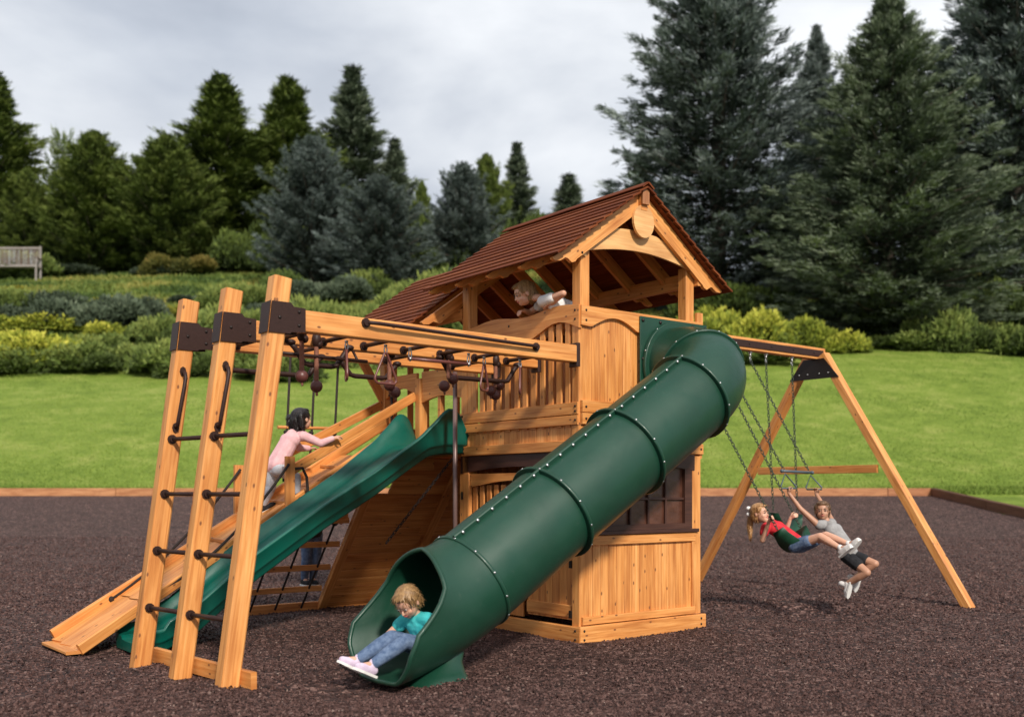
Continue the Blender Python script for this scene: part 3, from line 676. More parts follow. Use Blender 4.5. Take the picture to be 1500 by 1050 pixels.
# ---- rear and right rails of the tower
for z in (2.58, 2.2, 1.8):
    m = MB(); m.box(1.37, 1.40, .1, 3.1, z, z+.11, 'v', 0, .4); m.build('guard_rail', CD, tower)
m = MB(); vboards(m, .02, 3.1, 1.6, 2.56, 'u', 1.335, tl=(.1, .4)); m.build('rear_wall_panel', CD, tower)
m = MB()
vv = 1.7
while vv < 3.0:
    m.box(1.402, 1.42, vv, vv+.07, 1.6, 2.6, 'z'); vv += .2
m.build('rear_slats', CD, tower)
for z in (2.55, 1.75):
    m = MB(); m.box(.1, 1.3, WV-.03, WV, z, z+.11, 'u', 0, .4); m.build('guard_rail', CD, tower)
for k in range(6):
    m = MB(); m.box(.15+.2*k, .22+.2*k, WV-.05, WV-.031, 1.6, 2.66, 'z', 0, .4); m.build('baluster', CD, tower)
# wing front: arched valances between the posts, plane u=0
def valance(v0, v1, z0, z1, rise, uu, mt=CD, par=tower, name='arched_valance', th=.03):
    pts = [(v0, z1), (v0, z0)]+[(v0+(v1-v0)*k/16, z0+rise*math.sin(math.pi*k/16)) for k in range(1, 16)]+[(v1, z0), (v1, z1)]
    m = MB(); m.prism(pts, T(uu, 0, 0), VV, ZZ, UU, th, 0, .4); return m.build(name, mt, par)
valance(2.42, 3.0, 2.14, 2.36, .09, .02)
valance(1.64, 2.33, 2.06, 2.36, .05, .02)
# fine post beside the slide
post(.03, 2.02, 1.6, 2.3, .05, 'slide_post')
# ---- lower storey, front
m = MB(); vboards(m, .06, 1.31, .17, .80, 'v', .016); m.build('lower_wall_panel', CD, tower)
m = MB(); m.box(-.03, 1.44, -.035, .008, -.02, .135, 'u', 0, .75, .006); m.build('base_board', CD, tower)
m = MB(); m.box(.02, 1.33, -.012, .014, .142, .205, 'u', 0, .8); m.build('trim_board', CD, tower)
m = MB(); m.box(.02, 1.33, -.012, .014, .772, .848, 'u', 0, .8); m.build('trim_board', CD, tower)
m = MB(); m.box(-.01, 1.36, -.03, .02, .852, .882, 'u'); m.build('window_sill', M['brownwood'], tower)
m = MB(); m.box(1.30, 1.405, -.006, .014, .14, 1.51, 'z', 0, .85); m.build('corner_trim', CD, tower)
m = MB(); m.box(1.332, 1.352, -.009, -.007, .75, .86, 'z', 0, .8); m.build('trim_board', CD, tower)
# window with arched brown head
wn = MB()
fr = [(.06, .884), (1.29, .884), (1.29, 1.41), (1.20, 1.41), (1.20, .93), (.14, .93), (.14, 1.41), (.06, 1.41)]
wn.prism(fr, T(0, -.010, 0), UU, ZZ, VV, .028, 0, .5)
pts = [(.02, 1.52), (.02, 1.385)]+[(.12+1.1*k/16, 1.395+.03*math.sin(math.pi*k/16)) for k in range(17)]+[(1.32, 1.385), (1.32, 1.52)]
win = wn.build('window', M['brownwood'], tower)
m = MB(); m.prism(pts, T(0, -.014, 0), UU, ZZ, VV, .026, 0, .5); m.build('window_head', M['brownwood'], tower)
m = MB()
for q in (.35, .56, .77, .98): m.box(q-.011, q+.011, .0, .018, .884, 1.42, 'z')
for q in (1.14,): m.box(.14, 1.20, .002, .016, q-.011, q+.011, 'u')
m.box(.14, 1.2, .0, .018, .884, .92, 'u'); m.build('muntin_grid', M['brownwood'], win)
m = MB(); m.box(.12, 1.22, .022, .026, .9, 1.42, 'u', 0, .5, .0005); m.build('pane', M['glass'], win)
# ---- lower storey, left (door side)
m = MB(); m.box(-.035, .008, -.03, 1.66, -.02, .13, 'v', 0, .5, .006); m.build('base_board', CD, tower)
m = MB(); m.box(.0, .016, .012, .10, .13, 1.36, 'z', 0, .6); m.build('corner_trim', CD, tower)
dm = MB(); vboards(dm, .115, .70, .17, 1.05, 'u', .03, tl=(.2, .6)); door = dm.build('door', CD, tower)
m = MB(); m.box(.012, .03, .12, .69, .19, .29, 'v', 0, .3); m.build('door_rail', CD, door)
m = MB(); m.box(.012, .03, .12, .69, .92, 1.02, 'v', 0, .3); m.build('door_rail', CD, door)
for z in (.22, .62, .95):
    m = MB(); m.box(-.012, .012, .098, .128, z-.03, z+.03, 'z', 0, .5, .002); m.build('hinge', M['bolt'], door)
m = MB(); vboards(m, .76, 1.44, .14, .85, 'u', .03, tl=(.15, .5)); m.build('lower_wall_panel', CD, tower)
m = MB(); m.box(-.012, .03, 1.50, 1.64, .0, 1.36, 'z', 0, .7); dp = m.build('door_post', CD, tower)
m = MB(); m.box(-.02, -.012, 1.585, 1.61, 1.13, 1.2, 'z', 0, .5, .001); m.build('latch', M['bolt'], dp)
m = MB(); m.prism([(1.49, 1.36), (1.49, 1.24)]+[(1.49-1.38*k/12, 1.24+.06*math.sin(math.pi*k/12)) for k in range(1, 12)]+[(.11, 1.24), (.11, 1.36)], T(.0, 0, 0), VV, ZZ, UU, .025, 0, .3)
m.build('door_head', CD, tower)
for k in range(7):
    m = MB(); m.box(.03, .05, .80+.105*k, .865+.105*k, .85, 1.26, 'z', 0, .2); m.build('baluster', CD, tower)
valance(.11, 1.66, 1.365, 1.522, .05, .012, M['brownwood'])
# rear / right lower boards (close the room behind)
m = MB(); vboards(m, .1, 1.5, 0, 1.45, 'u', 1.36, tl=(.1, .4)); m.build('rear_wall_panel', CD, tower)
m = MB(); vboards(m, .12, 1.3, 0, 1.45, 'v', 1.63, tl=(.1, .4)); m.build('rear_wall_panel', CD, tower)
# ---- roof timbers
PZ, PU, SL = 3.685, .64, .71            # underside plane of main sheathing: z = PZ - SL*|u-PU|
def zr(u): return PZ-SL*abs(u-PU)
m = MB(); m.box(.02, .055, .03, 1.72, 3.085, 3.135, 'v', 0, .5); m.build('eave_plate', CD, tower)
m = MB(); m.box(1.34, 1.38, -.03, 1.75, 2.99, 3.12, 'v', 0, .5); m.build('eave_plate', CD, tower)
def rafter(side, vc, par, name='rafter', w=.035, hgt=.10, drop=.0, ue=.985, pz=PZ, tt=.65, mt=CD, u_in=.0, pu=PU):
    # profile in (x along slope outwards, y perpendicular), scalloped tail
    sl = math.atan(SL); ex = Vector((UU*side)*math.cos(sl)-ZZ*math.sin(sl)); ey = (UU*side)*math.sin(sl)+ZZ*math.cos(sl)
    Ln = ue/math.cos(sl); o = T(pu, vc, pz-drop)
    x0 = u_in/math.cos(sl)
    pts = [(x0, 0), (x0+hgt*math.tan(sl)*.9, -hgt)] + [(Ln-.22, -hgt), (Ln-.19, -hgt-.008), (Ln-.155, -hgt+.002), (Ln-.135, -.075), (Ln-.115, -.058), (Ln-.09, -.058), (Ln-.055, -.055), (Ln-.03, -.04), (Ln-.01, -.028), (Ln, -.012), (Ln, 0)]
    pts = [(a, b-.002) for a, b in pts]
    if side > 0: az = -VV if False else VV
    mb = MB(); mb.prism(pts, o, ex, ey, VV, w, 0, tt); return mb.build(name, mt, par)
for vc in (-.045, .36, .80, 1.24, 1.66):
    for s_ in (-1, 1):
        rafter(s_, vc, tower, 'gable_rafter' if vc < 0 else 'rafter', .035, .105 if vc > 0 else .125, ue=.965 if s_ < 0 else 1.0, tt=.85 if vc < 0 else .55, u_in=.045)
m = MB(); m.box(PU-.035, PU+.035, -.075, 1.74, PZ-.17, PZ-.01, 'v', 0, .5); m.build('ridge_beam', CD, tower)
m = MB(); m.box(PU-.038, PU+.038, -.10, -.077, PZ-.125, PZ+.005, 'z', 0, .5); m.build('ridge_block', M['timber'], tower)
# arched gable board
ar = [(-.04, 3.07), (.06, 3.07)]+[(.06+1.22*k/20, 3.115+.075*math.sin(math.pi*(k/20))**.9) for k in range(21)]+[(1.32, 3.10), (1.22, 3.20), (1.10, 3.27), (1.0, 3.30), (.85, 3.345), (.64, 3.362), (.45, 3.35), (.34, 3.335), (.22, 3.29), (.08, 3.20)]
m = MB(); m.prism(ar, T(0, -.004, 0), UU, ZZ, VV, .022, 0, .8); m.build('gable_arch', M['pale'], tower)
ov = [(.118*math.cos(2*math.pi*k/28), .135*math.sin(2*math.pi*k/28)) for k in range(28)]
m = MB(); m.prism(ov, T(.64, -.072, 3.425), UU, ZZ, VV, .022, 0, .9); m.build('oval_plaque', M['pale'], tower)
# sheathing + slats
def slat_roof(side, v0, v1, ue, pz, par, name, th=.015, row=.098, u0=0.0, pu=PU, jag=.0):
    sl = math.atan(SL); ex = (UU*side)*math.cos(sl)-ZZ*math.sin(sl); ey = (UU*side)*math.sin(sl)+ZZ*math.cos(sl)
    Ln = ue/math.cos(sl); mb = MB(); o = T(pu, 0, pz); x = u0/math.cos(sl)
    # boards overlap like clapboards: lower edge lifted, thick butt
    tilt = .13; ct, st = math.cos(tilt), math.sin(tilt)
    bx = (ex*ct+ey*st*1.0); 
    while x < Ln-.02:
        vs = v0
        while vs < v1-.01:
            ln = random.choice([.6, .9, 1.2, 1.7]); ve = min(v1, vs+ln)
            if v1-ve < .2: ve = v1
            c = o+ex*(x+row*.5)+ey*(.004+.5*row*math.sin(tilt)*1.0+.006)
            mb.board(c+VV*vs, c+VV*(ve-.003), row*1.12, th, (ey*ct-ex*st), 0, random.uniform(.1, .95), .003)
            vs = ve
        x += row
    r = mb.build(name, M['shingle'], par)
    mb = MB(); a = o+ey*.001
    mb.board(a+ex*(u0/math.cos(sl)+(Ln-u0/math.cos(sl))/2)+VV*(v0+.03), a+ex*(u0/math.cos(sl)+(Ln-u0/math.cos(sl))/2)+VV*(v1-.02), (Ln-u0/math.cos(sl)), .006, ey, 0, .3)
    mb.build('sheathing', M['shingle'], r); return r
slat_roof(-1, -.12, 1.76, .915, PZ+.004, tower, 'roof')
slat_roof(1, -.12, 1.76, .985, PZ+.004, tower, 'roof')
m = MB(); m.board(T(PU-.035, -.125, PZ+.028), T(PU-.035, 1.765, PZ+.028), .08, .014, ZZ+UU*-.72); m.board(T(PU+.035, -.125, PZ+.028), T(PU+.035, 1.765, PZ+.028), .08, .014, ZZ+UU*.72); m.build('ridge_cap', M['shingle'], tower)
# ---- wing roof: lower, carries on behind
WPZ = 3.475
for s_ in (-1, 1):
    for vc in (1.70, 2.15, 2.6, 3.05):
        rafter(s_, vc, tower, 'rafter', .035, .105, ue=1.03, pz=WPZ-.02, tt=.5, u_in=.04)
slat_roof(-1, 1.79, 3.35, 1.10, WPZ, tower, 'roof')
slat_roof(1, 1.79, 3.35, 1.05, WPZ, tower, 'roof')
m = MB(); m.box(.015, .055, 1.64, 3.2, 2.78, 2.88, 'v', 0, .4); m.build('eave_plate', CD, tower)
m = MB(); m.box(1.34, 1.38, 1.78, 3.2, 2.78, 2.88, 'v', 0, .4); m.build('eave_plate', CD, tower)
m = MB(); m.board(T(-.30, 3.03, 2.62), T(.03, 3.03, 2.10), .035, .09, UU+ZZ); m.build('eave_brace', CD, tower)
# bolts: one mesh shared by all
_b = MB(); _b.ball(Vector((0, 0, 0)), (.011, .011, .007), 0, .5, 8, 5); _bo = _b.build('bolt', M['bolt']); BOLT = _bo.data; bpy.data.objects.remove(_bo)
_b = MB(); _b.ball(Vector((0, 0, 0)), (.013, .013, .008), 0, .5, 8, 5); _bo = _b.build('bolt', M['chrome']); BOLT2 = _bo.data; bpy.data.objects.remove(_bo)
def bolt(p, n, par, me=None, s=1.0):
    o = bpy.data.objects.new('bolt', me or BOLT); C.objects.link(o); o.parent = par; o.location = Vector(p)-parent_world(par)
    o.rotation_mode = 'QUATERNION'; o.rotation_quaternion = Vector(n).to_track_quat('Z', 'Y'); o.scale = (s, s, s)
for (u, z) in ((.05, 2.56), (.05, 2.64), (.05, 1.875), (.05, 1.78), (.05, 1.57), (.012, .03), (.012, .10), (1.38, .05), (1.38, .1), (1.40, 1.57), (-.26, 3.03)):
    if u > -.1: bolt(T(u, -.036 if z < .13 else -.016, z), -VV, tower)
for (v, z) in ((.045, 2.64), (.045, 2.57), (.9, 2.62), (.045, 1.88), (.045, 1.84), (.045, 1.77), (1.6, 1.885), (1.6, 1.84), (1.6, 1.77), (1.58, 1.59), (1.58, 1.55), (1.7, 1.57), (.02, .03), (.02, .1), (1.62, .06)):
    bolt(T(-.036 if z < .13 else -.016, v, z), -UU, tower)
bolt(T(-.02, -.046, 3.08), -VV, tower); bolt(T(1.28, -.046, 3.21), -VV, tower)
# ================================================================ SWING FRAME
sf = thing('swing_frame', 'cedar swing set frame with long beam and splayed A legs right of the tower', 'swing frame', T(4.85, 1.25, 0))
BV = 1.25
m = MB(); m.board(T(1.42, BV, 2.82), T(4.95, BV, 2.82), .09, .135, ZZ, 0, .7, .006); m.build('beam', CD, sf)
m = MB(); m.board(T(1.45, BV-.052, 2.82), T(4.90, BV-.052, 2.82), .012, .075, ZZ, 0, .5, .002); bs = m.build('steel_strap', M['brown'], sf)
for k in range(9): bolt(T(1.6+.39*k, BV-.06, 2.82), -VV, bs)
for s_, vf in ((-1, -.62), (1, 3.15)):
    m = MB(); m.board(T(4.85, vf, -.03), T(4.85, BV+s_*.10, 2.80), .09, .115, UU, 0, .8 if s_ < 0 else .35, .006); m.build('leg', CD, sf)
m = MB(); m.board(T(4.80, .42, 1.455), T(4.80, 2.06, 1.455), .035, .09, ZZ, 0, .45); m.build('cross_brace', CD, sf)
m = MB(); m.prism([(-.34, 2.52), (-.14, 2.755), (.14, 2.755), (.34, 2.52)], T(4.785, BV, 0), VV, ZZ, UU, .012, 0, .5); pl = m.build('corner_plate', M['bolt'], sf)
for a in (-.2, -.08, .08, .2): bolt(T(4.782, BV+a, 2.58), -UU, pl, BOLT2, .8)
# ================================================================ MONKEY BARS
mk = thing('monkey_bars', 'cedar overhead monkey bar frame on three leaning ladder posts left of the tower', 'monkey bars', T(-2.95, .45, 0))
LP = [(-2.97, -.13, -2.62), (-3.05, .43, -2.70), (-3.12, .99, -2.78)]      # foot u, v, top u
def pp(k, z): u0, v, u1 = LP[k]; return T(u0+(u1-u0)*z/2.53, v, z)
posts = []
for k in range(3):
    m = MB(); m.board(pp(k, -.04), pp(k, 2.53), .115, .118, UU, 0, (.85, .75, .5)[k], .012); posts.append(m.build('post', CD, mk))
m = MB(); m.board(T(-2.87, -.30, .075), T(-3.0, 1.05, .075), .04, .105, ZZ, 0, .7); m.build('foot_board', CD, mk)
BZ = 2.275
bv = [(-.13, .02), (.43, .50), (.99, 1.05)]
beams = []
for k, (va, vb) in enumerate(bv):
    m = MB(); m.board(T(LP[k][2]+.02, va, BZ), T(-.03, vb, BZ+.01), .085, .135, ZZ, 0, (.8, .45, .4)[k], .006); b_ = m.build('beam', CD, mk); beams.append(b_)
    # steel corner bracket wrapping the post
    uc = LP[k][0]+(LP[k][2]-LP[k][0])*BZ/2.53
    m = MB()
    pts = [(uc-.072, BZ-.095), (uc-.050, BZ+.098), (uc+.075, BZ+.098), (uc+.095, BZ+.075), (uc+.175, BZ+.072), (uc+.175, BZ-.078), (uc+.08, BZ-.085), (uc+.07, BZ-.095)]
    for q in (va-.068, va+.060): m.prism(pts, T(0, q, 0), UU, ZZ, VV, .006, 0, .5)
    m.board(T(uc-.080, va, BZ-.095), T(uc-.057, va, BZ+.098), .130, .006, UU); br = m.build('corner_bracket', M['brown'], mk)
    for (du, dz) in ((0, .0), (.13, .045), (.13, -.04)): bolt(T(uc+du, va-.070, BZ+dz), -VV, br)
    m = MB(); m.box(-.060, -.022, vb-.055, vb+.055, BZ-.09, BZ+.095, 'z', 0, .5, .012); m.build('end_bracket', M['brown'], mk)
def vline(k, u):    # beam k centre line v at u
    va, vb = bv[k]; a = LP[k][2]; return va+(vb-va)*(u-a)/(0-a)
def flange(mb, p, d): mb.cyl(p, d, .032, .012, 0, 10); mb.cyl(Vector(p)+Vector(d).normalized()*.012, d, .022, .014, 0, 10)
# ladder rungs
for z in (.415, .80, 1.185, 1.56):
    for k in (0, 1):
        mb = MB(); c1 = pp(k+1, z)-VV*.058-UU*.012; c0 = pp(k, z)+VV*.058-UU*.0
        flange(mb, c1, -VV); mb.tube([c1, c0], .0155, 10); flange(mb, c0, VV); mb.build('rung', M['brown'], mk)
# curved grip handles
for k, (za, zb) in ((1, (1.62, 2.02)), (2, (1.64, 2.03))):
    mb = MB(); a = pp(k, za)-VV*.058; b = pp(k, zb)-VV*.058; o_ = -VV*.06
    for q in (a, b): mb.prism([(.022*math.cos(t_*math.pi/4), .034*math.sin(t_*math.pi/4)) for t_ in range(8)], q, UU, ZZ, -VV, .012)
    mb.tube([a, a+o_*.8+ZZ*.015, a+o_+ZZ*.05, b+o_-ZZ*.05, b+o_*.8-ZZ*.015, b], .013, 10); mb.build('grip_handle', M['brown'], mk)
# long grab bar on the near beam
mb = MB(); f0 = T(-2.02, vline(0, -2.02)-.045, BZ+.035); f1 = T(-.50, vline(0, -.5)-.045, BZ+.02)
mb.tube([f0, f0-VV*.035+UU*.02, f0-VV*.04+UU*.08, f1-VV*.04-UU*.08, f1-VV*.035-UU*.02, f1], .0125, 10)
flange(mb, f0, -VV); flange(mb, f1, -VV); mb.build('grab_bar', M['brown'], mk)
# overhead rungs between the beams
us = [-2.35, -2.05, -1.72, -1.38, -1.05, -.72, -.40]
for i, u in enumerate(us):
    mb = MB(); a = T(u, vline(0, u)+.045, BZ-.03); b = T(u, vline(1, u)-.045, BZ-.03); flange(mb, a, VV); flange(mb, b, -VV); mb.tube([a, b], .0155, 10); mb.build('overhead_rung', M['brown'], mk)
for i, u in enumerate((-2.45, -1.95, -1.2, -.55)):
    mb = MB(); a = T(u, vline(1, u)+.045, BZ-.03); b = T(u, vline(2, u)-.045, BZ-.03); flange(mb, a, VV); flange(mb, b, -VV); mb.tube([a, b], .0155, 10); mb.build('overhead_rung', M['brown'], mk)
# dropped trapezoid hand loops under the middle beam
for (u0, u1, k, dz, dv) in ((-2.62, -1.78, 2, -.20, -.06), (-1.62, -1.10, 2, -.17, -.06), (-1.05, -.30, 1, -.19, -.06), (-2.3, -1.85, 1, -.19, -.06)):
    v_ = vline(k, (u0+u1)/2)+dv
    mb = MB(); mb.tube([T(u0, v_, BZ-.06), T(u0+.03, v_, BZ-.09), T(u0+.10, v_, BZ+dz), T(u0+.14, v_, BZ+dz-.008), T(u1-.14, v_, BZ+dz-.008), T(u1-.10, v_, BZ+dz), T(u1-.03, v_, BZ-.09), T(u1, v_, BZ-.06)], .019, 10)
    for q in (u0, u1): mb.ball(T(q, v_, BZ-.055), (.036, .036, .022), 0, .5, 10, 6)
    mb.build('hand_loop', M['brown'], mk)
# ================================================================ TUBE SLIDE
TVc = -.55
ts = thing('tube_slide', 'big dark green plastic tube slide winding down in front of the tower', 'tube slide', T(-.4, TVc, 0))
RC = [(.66, 1.943), (-.05, 1.496), (-.76, 1.056), (-1.47, .613)]
def tube_open(mb, pts, r, n=48):
    mb.tube(pts, r, n, 0, .5, cap=False)
ax = Dr(-.846, 0, -.533); nrm = Dr(-.533, 0, .846)   # nrm points up
def ring(mb, c, a, r0, r1, w, n=44):
    a = Vector(a).normalized(); up = Vector((0, 0, 1)) if abs(a.z) < .95 else Vector((1, 0, 0)); s_ = a.cross(up).normalized(); u_ = s_.cross(a)
    prof = [(-w, r0), (-w, r1-.006), (-w+.005, r1), (w-.005, r1), (w, r1-.006), (w, r0)]
    b = len(mb.v)
    for j in range(n):
        q = 2*math.pi*j/n; d = s_*math.cos(q)+u_*math.sin(q)
        for (x, y) in prof: mb.v.append(Vector(c)+a*x+d*y)
    k = len(prof)
    for j in range(n):
        j2 = (j+1) % n
        for i in range(k-1): mb.face((b+j*k+i, b+j*k+i+1, b+j2*k+i+1, b+j2*k+i), [(0, 0)]*4, .5, 0, i not in (0, 4))
    return s_, u_
secs = []
TR = .338
for k in range(3):
    a = T(RC[k][0], TVc, RC[k][1]); b = T(RC[k+1][0], TVc, RC[k+1][1])
    mb = MB(); tube_open(mb, [a.lerp(b, i/8) for i in range(9)], TR)
    # seam ridge on top
    tilt = R(14); d = nrm*math.cos(tilt)-VV*math.sin(tilt)
    mb.board(a+d*(TR+.008), b+d*(TR+.008), .024, .05, d, 0, .5, .006)
    s_ = mb.build('tube_section', M['tube'], ts); secs.append(s_)
    for q in range(6):
        p = a.lerp(b, (q+.5)/6)+d*(TR+.016)-VV.lerp(nrm, .0)*.014; bolt(p, (-VV*.97+nrm*.3), s_, BOLT2)
# elbow
P0, P1, P2, P3 = [Vector(x) for x in ((1.04, -.02, 2.25), (1.03, -.38, 2.25), (.96, -.55, 2.13), (.66, -.55, 1.943))]
def bz(t): return P0*(1-t)**3+P1*3*t*(1-t)**2+P2*3*t*t*(1-t)+P3*t**3
el = [T(*bz(t/20)) for t in range(21)]
mb = MB(); tube_open(mb, el, [TR]*21); elb = mb.build('elbow', M['tube'], ts)
mb = MB()
for k, (u, z) in enumerate(RC):
    pass
def flange_ring(c, a, par, nb=12, r1=.372, w=.014):
    mb = MB(); s_, u_ = ring(mb, c, a, TR-.01, r1, w); o = mb.build('joint_flange', M['tube'], par)
    for j in range(nb):
        q = 2*math.pi*(j+.5)/nb; d = s_*math.cos(q)+u_*math.sin(q); bolt(Vector(c)+d*(r1-.002), d, o, BOLT2, .75)
for k in range(4):
    flange_ring(T(RC[k][0], TVc, RC[k][1]), ax, ts, r1=.372 if k < 3 else .355)
mid = T(*bz(.47)); md = (T(*bz(.52))-T(*bz(.42))).normalized(); flange_ring(mid, md, ts, r1=.362)
flange_ring(T(*bz(.03)), -VV, ts, r1=.385, w=.02, nb=10)
mb = MB(); mb.box(.635, 1.455, -.034, -.018, 1.72, 2.652, 'z', 0, .5, .006); mp_ = mb.build('mounting_plate', M['tube'], ts)
for u in (.665, .87, 1.07, 1.27, 1.43): bolt(T(u, -.036, 2.62), -VV, mp_, None, 1.5)
for z in (2.3, 2.0): bolt(T(.665, -.036, z), -VV, mp_, None, 1.5)
# mouth section: tube levels out and opens like a scoop
def zc(u):
    t = min(1, (-1.47-u)/.95)
    return .613-.60*(t*.95)+.60*.95*.46*t*t*1.0
def chute(name, rad, mt, par, inner=False):
    nT, nS = 72, 20; mb = MB(); b = 0
    for j in range(nT):
        th = 2*math.pi*j/nT; a = abs((th+math.pi) % (2*math.pi)-math.pi)/math.pi  # 0 top .. 1 bottom
        xs_ = [0, .2, .33, .40, .50, .6, 1.0]; ys_r = [-1.80, -1.86, -1.885, -1.96, -2.12, -2.17, -2.19]
        ue = float(np.interp(a, xs_, ys_r)); ue += rad*math.cos(th)*.36*(1 if a < .5 else .3)
        for i in range(nS+1):
            t = i/nS; u = -1.47+(ue+1.47)*t
            sl = (zc(u-.01)-zc(u+.01))/-.02; ph = math.atan(sl)   # slope dz/du
            n_ = Vector((-math.sin(ph), 0, math.cos(ph)))
            r = rad*(1+.10*t*t)
            p = Vector((u, TVc, zc(u)))+Vector((0, -math.sin(th)*r*(1+.06*t*t), 0))+n_*(math.cos(th)*r*(1-.05*t*(1 if a > .5 else 0)))
            zm = .052 if inner else .03
            if p.z < zm: p.z = zm+.15*(p.z-zm)
            mb.v.append(T(*p))
    for j in range(nT):
        j2 = (j+1) % nT
        for i in range(nS): mb.face((j*(nS+1)+i, j*(nS+1)+i+1, j2*(nS+1)+i+1, j2*(nS+1)+i), [(0, 0)]*4, .5, 0, True)
    rim = [mb.v[j*(nS+1)+nS] for j in range(nT)]
    return mb, rim
mb, rim = chute('x', TR+.006, None, ts); o_ch = mb.build('chute', M['tube'], ts)
mb2, rim2 = chute('x', TR-.012, None, ts, True); mb2.build('chute_lining', M['tube'], o_ch)
mb = MB(); mb.tube([a.lerp(b, .5) for a, b in zip(rim, rim2)], .016, 8, 0, .5, closed=True); mb.build('rolled_lip', M['tube'], o_ch)
# moulded foot
mb = MB(); rings = []
for (z, u0, u1, dv) in ((-.01, -2.02, -1.62, .30), (.02, -2.00, -1.62, .29), (.06, -1.95, -1.62, .23), (.12, -1.84, -1.62, .17), (.18, -1.76, -1.60, .15), (.24, -1.72, -1.60, .14)):
    rg = []
    for k in range(24):
        q = 2*math.pi*k/24; cx_ = math.copysign(abs(math.cos(q))**.6, math.cos(q)); sx_ = math.copysign(abs(math.sin(q))**.6, math.sin(q))
        mb.v.append(T((u0+u1)/2+(u1-u0)/2*cx_, TVc-.02+dv*sx_, z)); rg.append(len(mb.v)-1)
    rings.append(rg)
for a, b in zip(rings, rings[1:]):
    for k in range(24): mb.face((a[k], a[(k+1) % 24], b[(k+1) % 24], b[k]), [(0, 0)]*4, .5, 0, True)
mb.build('moulded_foot', M['tube'], ts)
# ================================================================ OPEN SLIDE
ws = thing('wave_slide', 'bright green open plastic slide between the climbing ramp and the tower', 'slide', T(-1.5, 1.8, 0))
zb_u = [-3.0, -2.82, -2.55, -2.08, -1.46, -.945, -.60, -.39, -.2, .02]
zb_z = [.03, .035, .15, .50, .885, 1.175, 1.40, 1.53, 1.56, 1.56]
zt_x = [.20, .20, .215, .215, .205, .21, .215, .22, .22, .22]
def slide_mesh():
    mb = MB(); n = 70; rows = []
    for i in range(n+1):
        u = .02-3.0*i/n; zb = float(np.interp(u, zb_u, zb_z)); wl = float(np.interp(u, zb_u, zt_x))
        s = (0.02-u)/3.0; vc = 2.0-.31*s; hw = .445-.13*min(1, s*2.2)-.02*s
        wl += .17*math.exp(-((u+.17)/.17)**2) - (.0 if u < -.08 else (u+.08)*1.2)
        if u < -2.8: wl *= .8
        # outer bottom -> lip -> inner bed (mirrored)
        prof = [(-.93, .0), (-.945, .055), (-.99, .062), (-1.0, .075), (-1.02, wl-.035), (-1.045, wl-.028), (-1.05, wl-.01), (-1.0, wl), (-.93, wl-.006), (-.87, wl*.6), (-.80, .10), (-.62, .075), (-.56, .09), (-.50, .062), (-.2, .055), (0, .054)]
        full = prof+[(-x, y) for (x, y) in prof[-2::-1]]+[(.9, -.015), (-.9, -.015)]
        row = []
        for (x, y) in full: mb.v.append(T(u, vc+x*hw, zb+y)); row.append(len(mb.v)-1)
        rows.append(row)
    K = len(rows[0])
    for a, b in zip(rows, rows[1:]):
        for k in range(K): mb.face((a[k], a[(k+1) % K], b[(k+1) % K], b[k]), [(0, 0)]*4, .5, 0, True)
    mb.face(rows[0][::-1], [(0, 0)]*K, .5, 0); mb.face(rows[-1], [(0, 0)]*K, .5, 0)
    return mb
slide_mesh().build('slide_bed', M['slide'], ws)
mb = MB(); mb.ball(T(-2.72, 1.44, .16), .016, 0, .5, 8, 6); mb.build('bolt', M['chrome'], ws)
# ================================================================ CLIMBING RAMP
rp = thing('climbing_ramp', 'cedar climbing ramp with rope handrails beside the green open slide', 'ramp', T(-1.6, 2.4, 0))
RA, RB = (-3.3, 1.78, .06), (0.0, 2.60, 1.87)      # near stringer centre line
FA, FB = (-3.32, 2.44, .08), (0.0, 2.98, 1.89)     # far stringer
rpup = Vector(Dr(-.48, 0, .88))
m = MB(); m.board(T(*RA)-ZZ*.012, T(*RB)-ZZ*.012, .038, .09, ZZ, 0, .6, .01); m.build('near_stringer', CD, rp)
m = MB(); m.board(T(*FA), T(*FB), .038, .10, ZZ, 0, .4, .01); m.build('far_stringer', CD, rp)
m = MB(); n = 12
for k in range(6):
    a = k/6; b = (k+1)/6; a2, b2 = a+.002, b-.002
    for j in range(3):
        def L3(A, B, s): return [A[i]+(B[i]-A[i])*s for i in range(3)]
        f0, f1 = (j+.04)/3, (j+.96)/3
        p0 = Vector(L3(L3(RA, RB, a2), L3(FA, FB, a2), (f0+f1)/2)); p1 = Vector(L3(L3(RA, RB, b2), L3(FA, FB, b2), (f0+f1)/2))
        if p1.z-.03 > 1.62: break
        m.board(T(p0.x, p0.y, p0.z-.035), T(p1.x, p1.y, p1.z-.035), .21, .02, ZZ, 0, .3+.3*random.random(), .003)
m.build('ramp_boards', CD, rp)
m = MB(); m.board(T(-3.335, 1.78, .03), T(-3.345, 2.42, .03), .12, .024, ZZ, 0, .5); m.build('toe_board', CD, rp)
for s in (.22, .40, .58, .76):
    p0 = Vector(L3(RA, RB, s)); p1 = Vector(L3(FA, FB, s)); m = MB(); m.board(T(p0.x, p0.y+.03, p0.z-.012), T(p1.x, p1.y-.03, p1.z-.012), .035, .03, ZZ, 0, .5); m.build('cleat', CD, rp)
m = MB(); m.board(T(-1.43, 2.205, .95), T(-1.43, 2.205, 1.51), .085, .04, VV, 0, .4); m.build('rail_post', CD, rp)
m = MB(); m.board(T(-1.68, 2.72, .84), T(-1.68, 2.72, 1.44), .085, .04, VV, 0, .3); m.build('rail_post', CD, rp)
m = MB(); m.board(T(-1.41, 2.245, 1.38), T(0.0, 2.42, 2.13), .035, .085, ZZ, 0, .45); m.build('handrail', CD, rp)
